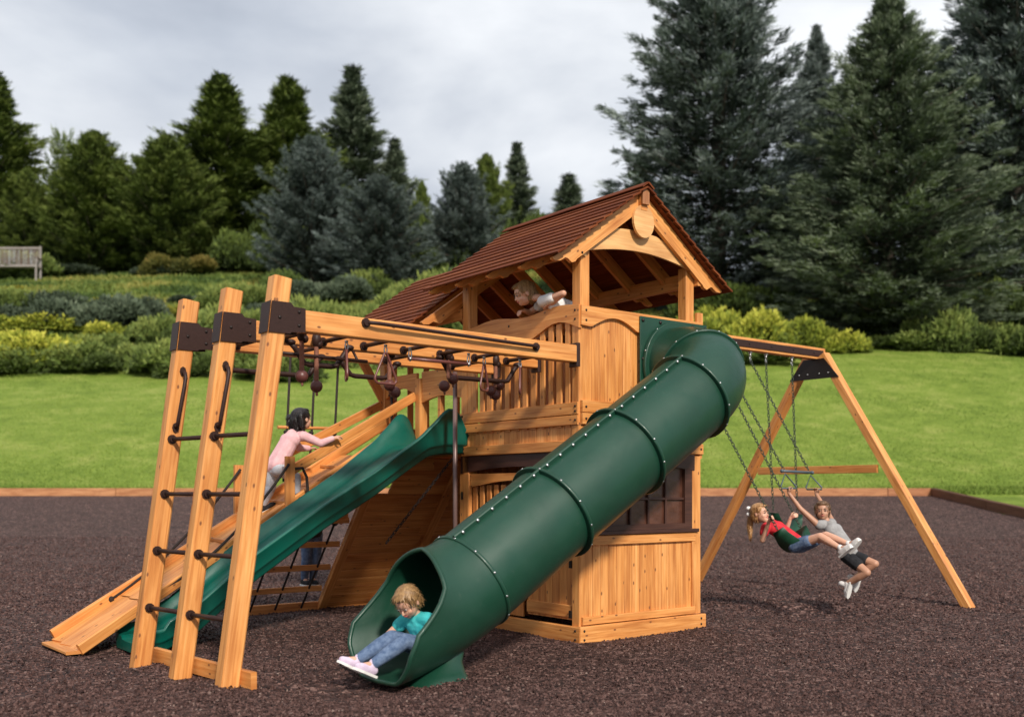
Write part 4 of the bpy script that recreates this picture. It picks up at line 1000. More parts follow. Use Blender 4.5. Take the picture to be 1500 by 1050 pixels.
m = MB(); m.board(T(-1.68, 2.76, 1.31), T(0.0, 3.05, 2.09), .035, .085, ZZ, 0, .3); m.build('handrail', CD, rp)
def sagrope(a, b, sag, r=.0125, n=14):
    a = Vector(a); b = Vector(b); return [a.lerp(b, k/n)-ZZ*(sag*4*(k/n)*(1-k/n)) for k in range(n+1)]
for (a, b, sg) in ((T(-2.86, 2.50, .33), T(-1.68, 2.68, 1.40), .10), (T(-2.68, 1.93, .42), T(-1.45, 2.18, 1.44), .13)):
    mb = MB(); mb.tube(sagrope(a, b, sg), .012, 7); mb.ball(a, .026, 0, .5, 8, 6); mb.build('hand_rope', M['rope'], rp)
mb = MB(); a = T(-1.39, 2.20, 1.40)
mb.tube([a, T(-1.31, 2.20, 1.41), T(-1.27, 2.20, 1.33), T(-1.26, 2.20, 1.22), T(-1.27, 2.20, 1.16)], .013, 7); mb.build('rope_tail', M['rope'], rp)
for z in (1.55, 1.95):
    pass
mb = MB(); mb.tube([T(0.02, 2.93, 1.72), T(.0, 2.86, 1.72), T(-.0, 2.85, 1.8), T(0, 2.85, 2.1), T(0, 2.86, 2.18), T(.02, 2.93, 2.18)], .014, 8); mb.build('grip_handle', M['brown'], rp)
# ================================================================ PLANK WALL + RUNG NET
pw = thing('plank_climbing_wall', 'slanted wall of horizontal cedar planks under the deck behind the tube slide mouth', 'climbing wall', T(.3, 2.8, 0))
WB, WT = (3.35, 0.0), (2.12, 1.52)
wd = Dr(0, WT[0]-WB[0], WT[1]-WB[1]); wn_ = Dr(0, -(WT[1]-WB[1]), (WT[0]-WB[0])); wn_ = wn_.normalized() if wn_.z < 0 else -wn_.normalized()
m = MB(); k = 0; nrow = 18
for k in range(nrow):
    s = (k+.5)/nrow; p = T(0, WB[0], WB[1]).lerp(T(0, WT[0], WT[1]), s)
    cut = random.uniform(.1, .7)
    wl_ = wd.length/nrow
    m.board(p-UU*(.60 if s < .8 else .32), p+UU*(cut-.002), .02, wl_-.003, wd, 0, random.uniform(.05, .55), .003)
    m.board(p+UU*(cut+.002), p+UU*1.38, .02, wl_-.003, wd, 0, random.uniform(.05, .55), .003)
m.build('planks', CD, pw)
for uu, ss in ((-.56, .78), (.34, 1), (1.2, 1)):
    m = MB(); a = T(uu, WB[0], WB[1])+wn_*.032; b = a.lerp(T(uu, WT[0], WT[1])+wn_*.032, ss); m.board(a, b, .085, .035, wn_, 0, .3); m.build('batten', CD, pw)
m = MB(); a = T(-.50, WB[0], 0)+wn_*.03; 
m.board(T(.02, 3.30, .06)+wn_*.031, T(.33, 3.0, .42)+wn_*.031, .08, .03, wn_, 0, .3); m.build('brace', CD, pw)
m = MB(); m.board(T(-1.52, 3.33, .045), T(1.38, 3.33, .045), .045, .10, ZZ, 0, .35, .006); m.build('sill_board', CD, pw)
m = MB(); m.board(T(-.30, 2.10, 1.46), T(.0, 2.10, 1.46), .04, .12, ZZ, 0, .35); m.build('top_rail', CD, pw)
rn = thing('rung_net', 'climbing net of wooden rungs on dark ropes leaning beside the plank wall', 'climbing net', T(-1.05, 3.1, 0))
for z in (.25, .47, .70, .93):
    v = 3.30-.81*z; m = MB(); m.board(T(-1.46-.0*z, v, z), T(-.66, v, z), .03, .055, ZZ, 0, .35); m.build('rung', CD, rn)
for u in (-1.34, -1.08, -.80):
    mb = MB(); mb.tube([T(u, 3.30-.81*z-.005, z) for z in (.05, .3, .6, .9, 1.0)], .011, 7)
    mb.build('rope', M['rope'], rn)
m = MB(); m.board(T(-1.46, 2.50, 1.0), T(-.70, 2.50, 1.0), .04, .09, ZZ, 0, .35); m.build('top_bar', CD, rn)
# ================================================================ HANGING TOYS
def twisted(mb, a, b, r=.015, turns=9, n=60, strands=3):
    a = Vector(a); b = Vector(b); d = (b-a).normalized(); s1 = d.orthogonal().normalized(); s2 = d.cross(s1)
    for k in range(strands):
        pts = []
        for i in range(n+1):
            q = 2*math.pi*(turns*i/n+k/strands); pts.append(a.lerp(b, i/n)+(s1*math.cos(q)+s2*math.sin(q))*r*.6)
        mb.tube(pts, r*.62, 5)
def ball_rope(u, v, z0, balls, label):
    p = T(u, v, BZ-.02); t = thing('ball_rope', label, 'ball rope', p, 'ball ropes under the monkey bars')
    mb = MB(); mb.ball(T(u, v, BZ-.03), (.034, .034, .055), 0, .5, 10, 7); mb.ball(T(u+.02, v, BZ-.06), (.028, .034, .03), 0, .5, 10, 7); mb.build('hanger_pod', M['brown'], t)
    mb = MB(); twisted(mb, T(u, v, BZ-.06), T(u, v, z0+.03)); mb.build('rope', M['ropebrown'], t)
    for (du, dz) in balls:
        mb = MB(); mb.ball(T(u+du, v, z0+dz), .043, 0, .5, 16, 12); b_ = mb.build('ball', M['ball'], t)
        mb = MB(); mb.tube([T(u+du, v, z0+dz-.03), T(u+du+.004, v, z0+dz-.065)], [.011, .008], 7); mb.build('knot', M['ropebrown'], b_)
ball_rope(-2.33, .16, 1.965, [(0, 0)], 'ball rope nearest the ladder posts, single brown ball')
ball_rope(-2.13, .34, 1.925, [(0, 0)], 'second ball rope from the ladder posts, hanging a little lower')
ball_rope(-1.45, .50, 1.99, [(0, 0), (.05, -.05)], 'ball rope seen through the wide triangle ring')
ball_rope(-1.0, .38, 2.03, [(-.04, -.03), (.04, .03)], 'ball rope with two brown balls beside the trapeze bar')
ball_rope(-.50, .45, 2.0, [(.04, .05), (0, -.03), (-.05, .0)], 'cluster of brown balls on a rope close to the tower balusters')
def clip(mb, p, ln=.07):
    mb.tube([Vector(p), Vector(p)-ZZ*.012], .012, 8)
    q = [Vector(p)-ZZ*.012+UU*(.011*math.sin(a))-ZZ*(ln/2-ln/2*math.cos(a)) for a in [2*math.pi*k/14 for k in range(14)]]
    mb.tube(q, .0045, 6, closed=True)
def tri_ring(u, v, rot, label, hh=.20, wv=.13):
    p = T(u, v, BZ-.075); t = thing('triangle_ring', label, 'grip ring', p, 'triangle grip rings under the near beam')
    mb = MB(); clip(mb, p, .05); mb.build('clip', M['chrome'], t)
    ax_ = UU*math.cos(rot)+VV*math.sin(rot); top = p-ZZ*.055
    pts2 = []
    def corner(c, a0, a1, r, n=5): return [(c[0]+r*math.cos(a0+(a1-a0)*k/n), c[1]+r*math.sin(a0+(a1-a0)*k/n)) for k in range(n+1)]
    pts2 = corner((0, -.016), R(155), R(25), .014)+corner((wv/2-.02, -hh+.035), R(20), R(-90), .03)+corner((-wv/2+.02, -hh+.035), R(-90), R(-200), .03)
    mb = MB(); mb.tube([top+ax_*x+ZZ*y for (x, y) in pts2], .0085, 8, closed=True); mb.build('ring', M['ring'], t)
tri_ring(-2.10, -.03, R(65), 'triangle grip ring seen nearly edge on near the ladder posts', .21)
tri_ring(-1.80, -.03, R(8), 'wide triangle grip ring facing the viewer, in front of a ball rope', .215, .165)
tri_ring(-.90, .06, R(30), 'triangle grip ring left of the last one before the tower', .20, .12)
tri_ring(-.585, .03, R(50), 'triangle grip ring closest to the tower corner', .21, .13)
tb = thing('trapeze_bar', 'short brown trapeze bar on two steel clips under the near beam', 'trapeze bar', T(-1.34, -.02, BZ-.07))
mb = MB(); mb.tube([T(-1.60, -.0, 2.125), T(-1.07, .0, 2.125)], .012, 10); mb.build('bar', M['ring'], tb)
for u in (-1.585, -1.085):
    mb = MB(); clip(mb, T(u, -.0, BZ-.07), .085); mb.ball(T(u, 0, 2.125), .015, 0, .5, 8, 6); mb.build('clip', M['chrome'], tb)
mb = MB(); a = T(-2.5, vline(1, -2.5)-.25, 2.12); mb.tube([T(-2.52, .30, 2.13), T(-1.72, .36, 2.13)], .012, 8)
mb.tube([T(-2.45, .30, 2.13), T(-2.45, .42, BZ-.05)], .01, 6); mb.tube([T(-1.8, .355, 2.13), T(-1.8, .44, BZ-.05)], .01, 6); mb.build('side_bar', M['brown'], mk)
# pole
fp = thing('fire_pole', 'smooth brown metal slide-down pole just left of the tower wall', 'pole', T(-.3, 1.3, 0))
mb = MB(); mb.tube([T(-.3, 1.3, -.05), T(-.3, 1.3, 2.30)], .020, 14); mb.build('shaft', M['pole'], fp)
mb = MB(); mb.tube([T(-.3, 1.3, 2.26), T(-.3, 1.3, 2.33)], .035, 12); mb.board(T(-.30, 1.3, 2.32), T(0.0, 1.45, 2.32), .04, .04); mb.build('top_bracket', M['brown'], fp)
# chain ladder by the pole
cl_ = thing('hanging_chain', 'short dark chain hanging in front of the plank wall beside the pole', 'chain', T(-.08, 1.6, 1.5))
def chain_links(mb, a, b, pitch=.036, wdt=.013, r=.0046):
    a = Vector(a); b = Vector(b); d = (b-a); n = int(d.length/pitch); d.normalize(); s1 = d.orthogonal().normalized(); s2 = d.cross(s1)
    for k in range(n):
        c = a+d*(pitch*(k+.5)); s_ = s1 if k % 2 else s2
        mb.tube([c+d*(pitch*.64*math.cos(q))+s_*(wdt*math.sin(q)) for q in [2*math.pi*j/8 for j in range(8)]], r, 4, closed=True)
mb = MB(); chain_links(mb, T(-.12, 1.60, 1.5), T(-.62, 1.95, .72), .036, .012, .005); mb.build('links', M['rope'], cl_)
# rope ladder behind the ramp
rl = thing('rope_ladder', 'dark rope ladder with wooden rungs hanging behind the girl in pink', 'rope ladder', T(-.7, 3.3, 2.6))
m = MB(); m.board(T(-1.15, 3.3, 2.62), T(.05, 3.15, 2.62), .05, .09); m.build('support_bar', CD, rl)
for (u, z0) in ((-.93, 1.3), (-.66, 1.3), (-.40, 1.3)):
    mb = MB(); mb.tube([T(u+.04, 3.3, 2.6), T(u-.0, 3.3, 1.84), T(u-.04, 3.3, z0)], .0125, 7); 
    for z in (1.79, 1.40): mb.ball(T(u-.01, 3.3, z), (.028, .028, .022), 0, .5, 8, 6)
    mb.build('rope', M['rope'], rl)
for z in (1.835, 1.44):
    mb = MB(); mb.tube([T(-1.03, 3.3, z), T(-.33, 3.3, z+.01)], .017, 9); mb.build('rung', CD, rl)
# ================================================================ SWINGS
def hanger(p, par):
    mb = MB(); mb.ball(p, (.024, .018, .024), 0, .5, 8, 6); mb.tube([Vector(p)-ZZ*.01, Vector(p)-ZZ*.05], .012, 8); clip(mb, Vector(p)-ZZ*.035, .05); mb.build('hanger', M['chrome'], par)
def belt_swing(u0, u1, e0, e1, label, swd):
    h0, h1 = T(u0, BV, 2.74), T(u1, BV, 2.74); mid_ = T((u0+u1)/2, BV, 2.74)
    t = thing('belt_swing', label, 'swing', mid_, 'belt swings')
    hanger(h0, t); hanger(h1, t)
    for a, b in ((h0-ZZ*.09, e0), (h1-ZZ*.09, e1)):
        mb = MB(); chain_links(mb, a, b); mb.build('chain', M['chain'], t)
    e0, e1 = Vector(e0), Vector(e1); mb = MB(); n = 16; rows = []
    dn = ((e0+e1)/2-mid_).normalized(); fw = swd
    for k in range(n+1):
        q = k/n; s = 4*q*(1-q); p = e0.lerp(e1, q)+dn*(.20*s**.75); wv = .07+.035*min(1, s*1.8)
        up = -dn*(1 if .2 < q < .8 else .4)
        row = []
        for (x, y) in ((-1, 0), (-1, .012), (1, .012), (1, 0)): mb.v.append(p+fw*(wv*x)+up*y); row.append(len(mb.v)-1)
        rows.append(row)
    for a, b in zip(rows, rows[1:]):
        for k in range(4): mb.face((a[k], a[(k+1) % 4], b[(k+1) % 4], b[k]), [(0, 0)]*4, .5, 0, k in (1, 3))
    mb.face(rows[0], [(0, 0)]*4); mb.face(rows[-1][::-1], [(0, 0)]*4)
    mb.build('seat', M['seat'], t); return t
SE0, SE1 = T(2.57, .06, .83), T(2.98, .10, .84)
belt_swing(2.58, 3.02, SE0, SE1, 'dark green belt swing carrying the girl in red', Dr(0, -.87, .49))
belt_swing(3.908, 4.377, T(3.95, 1.18, .96), T(4.36, 1.16, .94), 'empty dark green belt swing hanging straight down behind the children', Dr(0, -1, -.05))
tz = thing('trapeze_swing', 'blue grey trapeze bar swing with two triangular ring handles held by the boy', 'trapeze', T(3.4, BV, 2.74))
TB0, TB1 = T(3.155, .43, 1.41), T(3.634, .47, 1.40)
for h, e in ((T(3.155, BV, 2.74), TB0), (T(3.634, BV, 2.74), TB1)):
    hanger(h, tz); mb = MB(); chain_links(mb, h-ZZ*.09, e); mb.build('chain', M['chain'], tz)
mb = MB(); mb.tube([TB0-UU*.04, TB1+UU*.04], .014, 10); mb.ball(TB0-UU*.04, .02); mb.ball(TB1+UU*.04, .02); mb.build('bar', M['trap'], tz)
for e, rot in ((TB0, R(25)), (TB1, R(75))):
    ax_ = UU*math.cos(rot)+VV*-math.sin(rot); dn = Dr(0, -.30, -.95).normalized(); pts = [(0, -.03), (.085, -.165), (.08, -.185), (-.08, -.185), (-.085, -.165)]
    mb = MB(); mb.tube([e-dn*y+ax_*x for (x, y) in pts], .0085, 8, closed=True); mb.build('ring_handle', M['trap'], tz)
# ================================================================ PEOPLE
def cap(mb, p, r, q, r2=None, n=12):
    p, q = Vector(p), Vector(q); r2 = r if r2 is None else r2; d = q-p; ln = d.length
    d = d.normalized() if ln > 1e-6 else Vector((0, 0, 1))
    pts = []; rs = []
    for k in range(4):
        a = math.pi/2*(1-k/4); pts.append(p-d*r*math.sin(a)); rs.append(max(r*math.cos(a), r*.05))
    pts.append(p); rs.append(r); pts.append(q); rs.append(r2)
    for k in range(1, 5):
        a = math.pi/2*k/4; pts.append(q+d*r2*math.sin(a)); rs.append(max(r2*math.cos(a), r2*.05))
    mb.tube(pts, rs, n)
def chain_caps(mb, pts):      # [(p, r), ...]
    for (a, ra), (b, rb) in zip(pts, pts[1:]): cap(mb, a, ra, b, rb)
def frame(f, up):
    f = Vector(f).normalized(); x = f.cross(Vector(up)).normalized(); u = x.cross(f).normalized(); return x, f, u   # x = right, f = forward, u = up
def blob(mb, name, m, parent, voxel=.006, smooth=2, sm_f=.5):
    o = mb.build(name, m, parent)
    md = o.modifiers.new('r', 'REMESH'); md.mode = 'VOXEL'; md.voxel_size = voxel; md.use_smooth_shade = True
    if smooth: s = o.modifiers.new('s', 'SMOOTH'); s.iterations = smooth; s.factor = sm_f
    dg = bpy.context.evaluated_depsgraph_get(); me = bpy.data.meshes.new_from_object(o.evaluated_get(dg)); old = o.data
    o.modifiers.clear(); o.data = me; bpy.data.meshes.remove(old)
    me.materials.clear(); me.materials.append(m)
    for p in me.polygons: p.use_smooth = True; p.material_index = 0
    return o
def clothm(name, a, b_, sc_=18, rough=.85, bscale=14, bs=.5): return noisy(name, a, b_, sc_, rough, bs, .01, bscale=bscale, spec=.2)
SK = noisy('skin', (.62, .33, .22), (.68, .38, .265), 9, .48, .1, .001); SK.node_tree.nodes['Principled BSDF'].inputs['Subsurface Weight'].default_value = .12
SK.node_tree.nodes['Principled BSDF'].inputs['Subsurface Radius'].default_value = (.02, .008, .004)
SK2 = noisy('tan_skin', (.44, .22, .135), (.50, .26, .165), 9, .48, .1, .001)
EYE = mat('dark_eye', (.03, .018, .012), .2); LIP = mat('lips', (.50, .13, .11), .45); BROW = mat('brows', (.16, .09, .05), .8); TEETH = mat('teeth', (.8, .78, .72), .3); EW = mat('eye_white', (.42, .36, .33), .4)
def hairm(name, a, b_):
    m = mat(name, a, .42); nt = m.node_tree; tc = N(nt, 'ShaderNodeTexCoord'); mp = N(nt, 'ShaderNodeMapping'); mp.inputs['Scale'].default_value = (70, 70, 9)
    nt.links.new(tc.outputs['Object'], mp.inputs['Vector']); n = N(nt, 'ShaderNodeTexNoise', i={'Scale': 1.0, 'Detail': 4, 'Roughness': .6}); nt.links.new(mp.outputs[0], n.inputs['Vector'])
    nt.links.new(ramp(nt, n.outputs['Fac'], [(.3, a), (.65, b_)]), nt.nodes['Principled BSDF'].inputs['Base Color']); bump(m, n.outputs['Fac'], .9, .006); return m
def hand(mb, w, d, n, curl=.5, k=1.0, flip=1):
    w = Vector(w); d = Vector(d).normalized(); n = Vector(n); n = (n-d*n.dot(d)).normalized(); s = d.cross(n)*flip
    for i in (-1, 0, 1): cap(mb, w+s*(.010*i*k), .0105*k, w+d*(.046*k)+s*(.0125*i*k), .0095*k, 8)
    for i, L_ in enumerate((.040, .047, .044, .033)):
        b = w+d*(.052*k)+s*((i-1.5)*-.0125*k); dd = d.copy(); a = b
        for sgm in range(3):
            ang = curl*R(62); dd = (dd*math.cos(ang)+n*math.sin(ang)).normalized(); n2 = (n-dd*n.dot(dd))
            n2 = n2.normalized() if n2.length > 1e-3 else n2
            e = a+dd*(L_*k*(.42, .33, .25)[sgm]); cap(mb, a, .0068*k-.0006*sgm*k, e, .0062*k-.0007*sgm*k, 6); a = e
            nd = (n*math.cos(ang)-d*math.sin(ang)) if False else n
            if sgm < 2:
                # rotate the palm normal along with the finger
                axr = s; q = Quaternion(d.cross(n).normalized(), ang*(sgm+1)); n_rot = q @ n; dd_next = q @ d
                dd = dd_next; 
    b = w+d*(.016*k)+s*(.018*k); t1 = b+(d*.6+s*.75+n*.35).normalized()*(.026*k); t2 = t1+(d*.85+s*.1+n*(.2+.5*curl)).normalized()*(.022*k)
    cap(mb, b, .0088*k, t1, .0075*k, 8); cap(mb, t1, .0075*k, t2, .006*k, 8)
def head(mb, H, X, F, U, k=1.0):
    H = Vector(H)
    mb.ball(H+U*.018*k-F*.008*k, (.073*k, .086*k, .080*k), 0, .5, 20, 14, (X, F, U))
    mb.ball(H-U*.030*k+F*.018*k, (.056*k, .062*k, .062*k), 0, .5, 16, 12, (X, F, U))
    mb.ball(H-U*.070*k+F*.052*k, (.020*k, .018*k, .016*k), 0, .5, 10, 8, (X, F, U))           # chin
    for s in (-1, 1):
        mb.ball(H-U*.030*k+F*.050*k+X*s*.030*k, (.022*k, .020*k, .022*k), 0, .5, 10, 8, (X, F, U))   # cheeks
        mb.ball(H-U*.010*k-F*.004*k+X*s*.074*k, (.008*k, .016*k, .022*k), 0, .5, 8, 8, (X, F, U))    # ears
    cap(mb, H+F*.077*k-U*.004*k, .006*k, H+F*.088*k-U*.026*k, .0095*k, 8)                        # nose
def face(t, H, X, F, U, k=1.0, smile=True):
    H = Vector(H)
    for s in (-1, 1):
        m = MB(); m.ball(H+F*.0735*k+U*.002*k+X*s*.029*k, (.011*k, .0060*k, .0062*k), 0, .5, 10, 8, (X, F, U)); e = m.build('eye', EW, t)
        m = MB(); m.ball(H+F*.0785*k+U*.002*k+X*s*.028*k, (.0066*k, .004*k, .0064*k), 0, .5, 8, 6, (X, F, U)); m.build('iris', EYE, e)
        m = MB(); m.tube([H+F*.079*k+U*.019*k+X*s*.016*k, H+F*.080*k+U*.023*k+X*s*.028*k, H+F*.070*k+U*.019*k+X*s*.044*k], [.0025*k, .003*k, .0015*k], 6); m.build('eyebrow', BROW, t)
    m = MB(); m.tube([H+F*.064*k-U*.040*k-X*.024*k, H+F*.0765*k-U*.0475*k-X*.011*k, H+F*.0795*k-U*.0495*k, H+F*.0765*k-U*.0475*k+X*.011*k, H+F*.064*k-U*.040*k+X*.024*k], [.002*k, .0045*k, .0055*k, .0045*k, .002*k], 8); m.build('mouth', LIP, t)
def hairdo(mb, H, X, F, U, k=1.0):
    H = Vector(H)
    mb.ball(H+U*.030*k-F*.020*k, (.082*k, .090*k, .082*k), 0, .5, 20, 14, (X, F, U))
    mb.ball(H-U*.010*k-F*.040*k, (.076*k, .066*k, .078*k), 0, .5, 16, 12, (X, F, U))
    mb.ball(H+U*.074*k+F*.026*k, (.058*k, .050*k, .028*k), 0, .5, 16, 10, (X, F, U))
    for s in (-1, 1): mb.ball(H+U*.036*k+F*.012*k+X*s*.058*k, (.021*k, .036*k, .040*k), 0, .5, 12, 8, (X, F, U))
def strands(ho, H, F, U, k, hair):
    rng = random.Random(3); mb = MB(); org = parent_world(ho); vs = ho.data.vertices; n = len(vs)
    for _ in range(750):
        v = vs[rng.randrange(n)]; p = Vector(v.co)+org; nn = Vector(v.normal)
        away = (p-(H+U*.09*k-F*.02*k)); d = (away-nn*away.dot(nn))
        if d.length < .045*k: continue
        d = (d.normalized()+Vector((rng.gauss(0, .22), rng.gauss(0, .22), rng.gauss(0, .22)-.15))).normalized(); s = d.cross(nn).normalized()*.0022*k
        L_ = rng.uniform(.02, .05)*k; a = p+nn*.001; b = p+d*L_*.5+nn*.005*k; c = p+d*L_+nn*rng.uniform(-.002, .007)*k
        i0 = len(mb.v); mb.v += [a-s, a+s, b+s, b-s, c]
        mb.face((i0, i0+1, i0+2, i0+3), [(0, 0)]*4, rng.random()); mb.face((i0+3, i0+2, i0+4), [(0, 0)]*3, rng.random())
    mb.build('hair_strands', hair, ho)
def shoe(t, an, toe_dir, up, m_up, m_sole, k=1.0, hi=0):
    an = Vector(an); f = Vector(toe_dir).normalized(); X, F, U = frame(f, up)
    mb = MB(); c = an-U*.030*k
    cap(mb, c-F*.022*k, .030*k, c+F*.055*k-U*.006*k, .030*k); cap(mb, c+F*.055*k-U*.006*k, .030*k, c+F*.095*k-U*.012*k, .024*k); cap(mb, c, .029*k, an+U*(.012+hi)*k, .029*k)
    s = blob(mb, 'shoe', m_up, t, .007, 2)
    mb = MB(); pts = [( -.052, -.026), (-.058, 0), (-.052, .026), (0, .030), (.06, .035), (.105, .028), (.124, 0), (.105, -.028), (.06, -.035), (0, -.030)]
    mb.prism([(a*k, b*k) for a, b in pts], c-U*.040*k, F, X, U, .016*k); mb.build('sole', m_sole, s)
def person(name, label, J, look, lookup, k=1.0, skin=SK, hair=None, hairx=None, shirt=None, sleeve='short', pants=None, leg='long', shoes=None, hands=None, toes=None, thin=1.0, smile=True):
    G = {a: T(*b) for a, b in J.items()}
    base = G['pelvis'].copy(); 
    X, F, U = frame(Dr(*look), Dr(*lookup)); H = G['head']
    nk = G['neck']; pv = G['pelvis']; sp = pv.lerp(nk, .5)
    mb = MB()
    head(mb, H, X, F, U, k)
    tw = k*thin
    cap(mb, nk, .030*tw, H-U*.03*k-F*.01*k, .033*tw)
    sx = (G['shR']-G['shL'])
    cap(mb, G['shL'].lerp(G['shR'], .10), .042*tw, G['shR'].lerp(G['shL'], .10), .042*tw)
    ch = nk.lerp(pv, .30); side = sx.normalized()
    cap(mb, ch-side*.035*tw, .062*tw, ch+side*.035*tw, .062*tw); cap(mb, nk.lerp(pv, .15), .055*tw, ch, .066*tw); cap(mb, ch-side*.02*tw, .064*tw, pv-side*.025*tw, .062*tw); cap(mb, ch+side*.02*tw, .064*tw, pv+side*.025*tw, .062*tw)
    cap(mb, G['hipL'], .060*tw, G['hipR'], .060*tw)
    for s in 'LR':
        chain_caps(mb, [(G['sh'+s], .036*tw), (G['el'+s], .026*tw), (G['wr'+s], .0175*tw)])
        chain_caps(mb, [(G['hip'+s], .060*tw), (G['kn'+s].lerp(G['hip'+s], .1), .042*tw), (G['kn'+s], .040*tw), (G['kn'+s].lerp(G['an'+s], .35), .040*tw), (G['an'+s], .024*tw)])
        hd = hands[s]; hand(mb, G['wr'+s], Dr(*hd[0]), Dr(*hd[1]), hd[2], k*1.02, hd[3] if len(hd) > 3 else 1)
        cap(mb, G['an'+s], .024*tw, G['an'+s]+Dr(*toes[s][0]).normalized()*.06*k-Dr(*toes[s][1]).normalized()*.025*k, .018*tw)
    body = blob(mb, name, skin, None, .0048, 3, .5)
    body.data.transform(Matrix.Translation(-base)); body.location = base
    tag(body, label, name)
    body['category'] = 'person'; t = body
    face(t, H, X, F, U, k, smile)
    mb = MB(); hairdo(mb, H, X, F, U, k)
    if hairx: hairx(mb, H, X, F, U, k)
    ho = blob(mb, 'hair', hair, t, .006, 1)
    strands(ho, H, F, U, k, hair)
    i = .009*k
    mb = MB()
    cap(mb, G['shL'].lerp(G['shR'], .06), .042*tw+i, G['shR'].lerp(G['shL'], .06), .042*tw+i)
    low = pv
    cap(mb, nk.lerp(pv, .17), .055*tw+i, ch, .066*tw+i); cap(mb, ch-side*.035*tw, .062*tw+i, ch+side*.035*tw, .062*tw+i)
    cap(mb, ch-side*.02*tw, .064*tw+i, low-side*.025*tw, .062*tw+i*1.6); cap(mb, ch+side*.02*tw, .064*tw+i, low+side*.025*tw, .062*tw+i*1.6)
    for s in 'LR':
        a, b, c = G['sh'+s], G['el'+s], G['wr'+s]
        if sleeve == 'long': chain_caps(mb, [(a, .036*tw+i), (b, .027*tw+i), (b.lerp(c, .86), .019*tw+i)])
        elif sleeve == 'short': chain_caps(mb, [(a, .037*tw+i), (a.lerp(b, .42), .034*tw+i*1.3)])
    blob(mb, 'shirt', shirt, t, .006, 2)
    mb = MB()
    cap(mb, G['hipL'], .060*tw+i*.8, G['hipR'], .060*tw+i*.8); cap(mb, pv.lerp(nk, .12), .055*tw+i*.6, pv, .06*tw+i*.6)
    for s in 'LR':
        a, b, c = G['hip'+s], G['kn'+s], G['an'+s]
        if leg == 'long': chain_caps(mb, [(a, .060*tw+i*.8), (b, .041*tw+i), (b.lerp(c, .35), .041*tw+i), (b.lerp(c, .93), .028*tw+i*.9)])
        else: chain_caps(mb, [(a, .060*tw+i*.8), (a.lerp(b, .52), .052*tw+i*1.2)])
    blob(mb, 'trousers' if leg == 'long' else 'shorts', pants, t, .006, 2)
    for s in 'LR': shoe(t, G['an'+s], Dr(*toes[s][0]), Dr(*toes[s][1]), shoes[0], shoes[1], k, shoes[2] if len(shoes) > 2 else 0)
    return t
WHITE = clothm('white_cotton', (.72, .70, .70), (.80, .79, .79)); DEN = clothm('blue_denim', (.06, .10, .19), (.16, .22, .34), 30)
BLOND = hairm('light_brown_hair', (.17, .085, .032), (.40, .235, .10)); BLACKH = hairm('black_hair', (.008, .006, .006), (.025, .018, .018)); BRN = hairm('brown_hair', (.10, .05, .025), (.22, .12, .06)); GINGER = hairm('strawberry_blond_hair', (.30, .13, .045), (.58, .33, .14))
SOLE = mat('white_rubber_sole', (.75, .73, .70), .6); SHW = clothm('white_canvas_shoe', (.68, .64, .62), (.78, .75, .73)); SHL = clothm('lilac_canvas_shoe', (.55, .42, .56), (.68, .58, .70)); SHB = clothm('black_canvas_shoe', (.015, .014, .016), (.04, .04, .045))
# 1. girl coming out of the tube slide
p1_ = person('person', 'girl in teal top and blue jeans sitting in the mouth of the green tube slide',
  dict(head=(-1.965, -.57, .505), neck=(-1.885, -.56, .415), pelvis=(-1.80, -.55, .215), shL=(-1.855, -.66, .395), shR=(-1.90, -.455, .385), elL=(-1.84, -.735, .285), wrL=(-1.95, -.72, .20), elR=(-2.00, -.40, .285), wrR=(-2.085, -.40, .225),
       hipL=(-1.80, -.60, .20), hipR=(-1.82, -.49, .20), knL=(-2.02, -.63, .275), knR=(-2.05, -.52, .285), anL=(-2.235, -.60, .145), anR=(-2.275, -.49, .165)),
  (-.70, -.30, -.62), (-.55, -.1, .75), .98, SK, BLOND,
  lambda mb, H, X, F, U, k: chain_caps(mb, [(H-F*.07*k, .03), (H-F*.10*k-U*.04*k, .024), (H-F*.10*k-U*.09*k, .012)]),
  clothm('teal_cotton', (.03, .40, .42), (.08, .55, .56)), 'short', DEN, 'long', (SHL, SOLE),
  dict(L=((-.8, 0, -.5), (0, .3, -.8), .2), R=((-.85, .1, -.45), (0, .4, -.9), .15, -1)), dict(L=((-.75, 0, .35), (.35, 0, .75)), R=((-.80, .12, .45), (.45, 0, .8))))
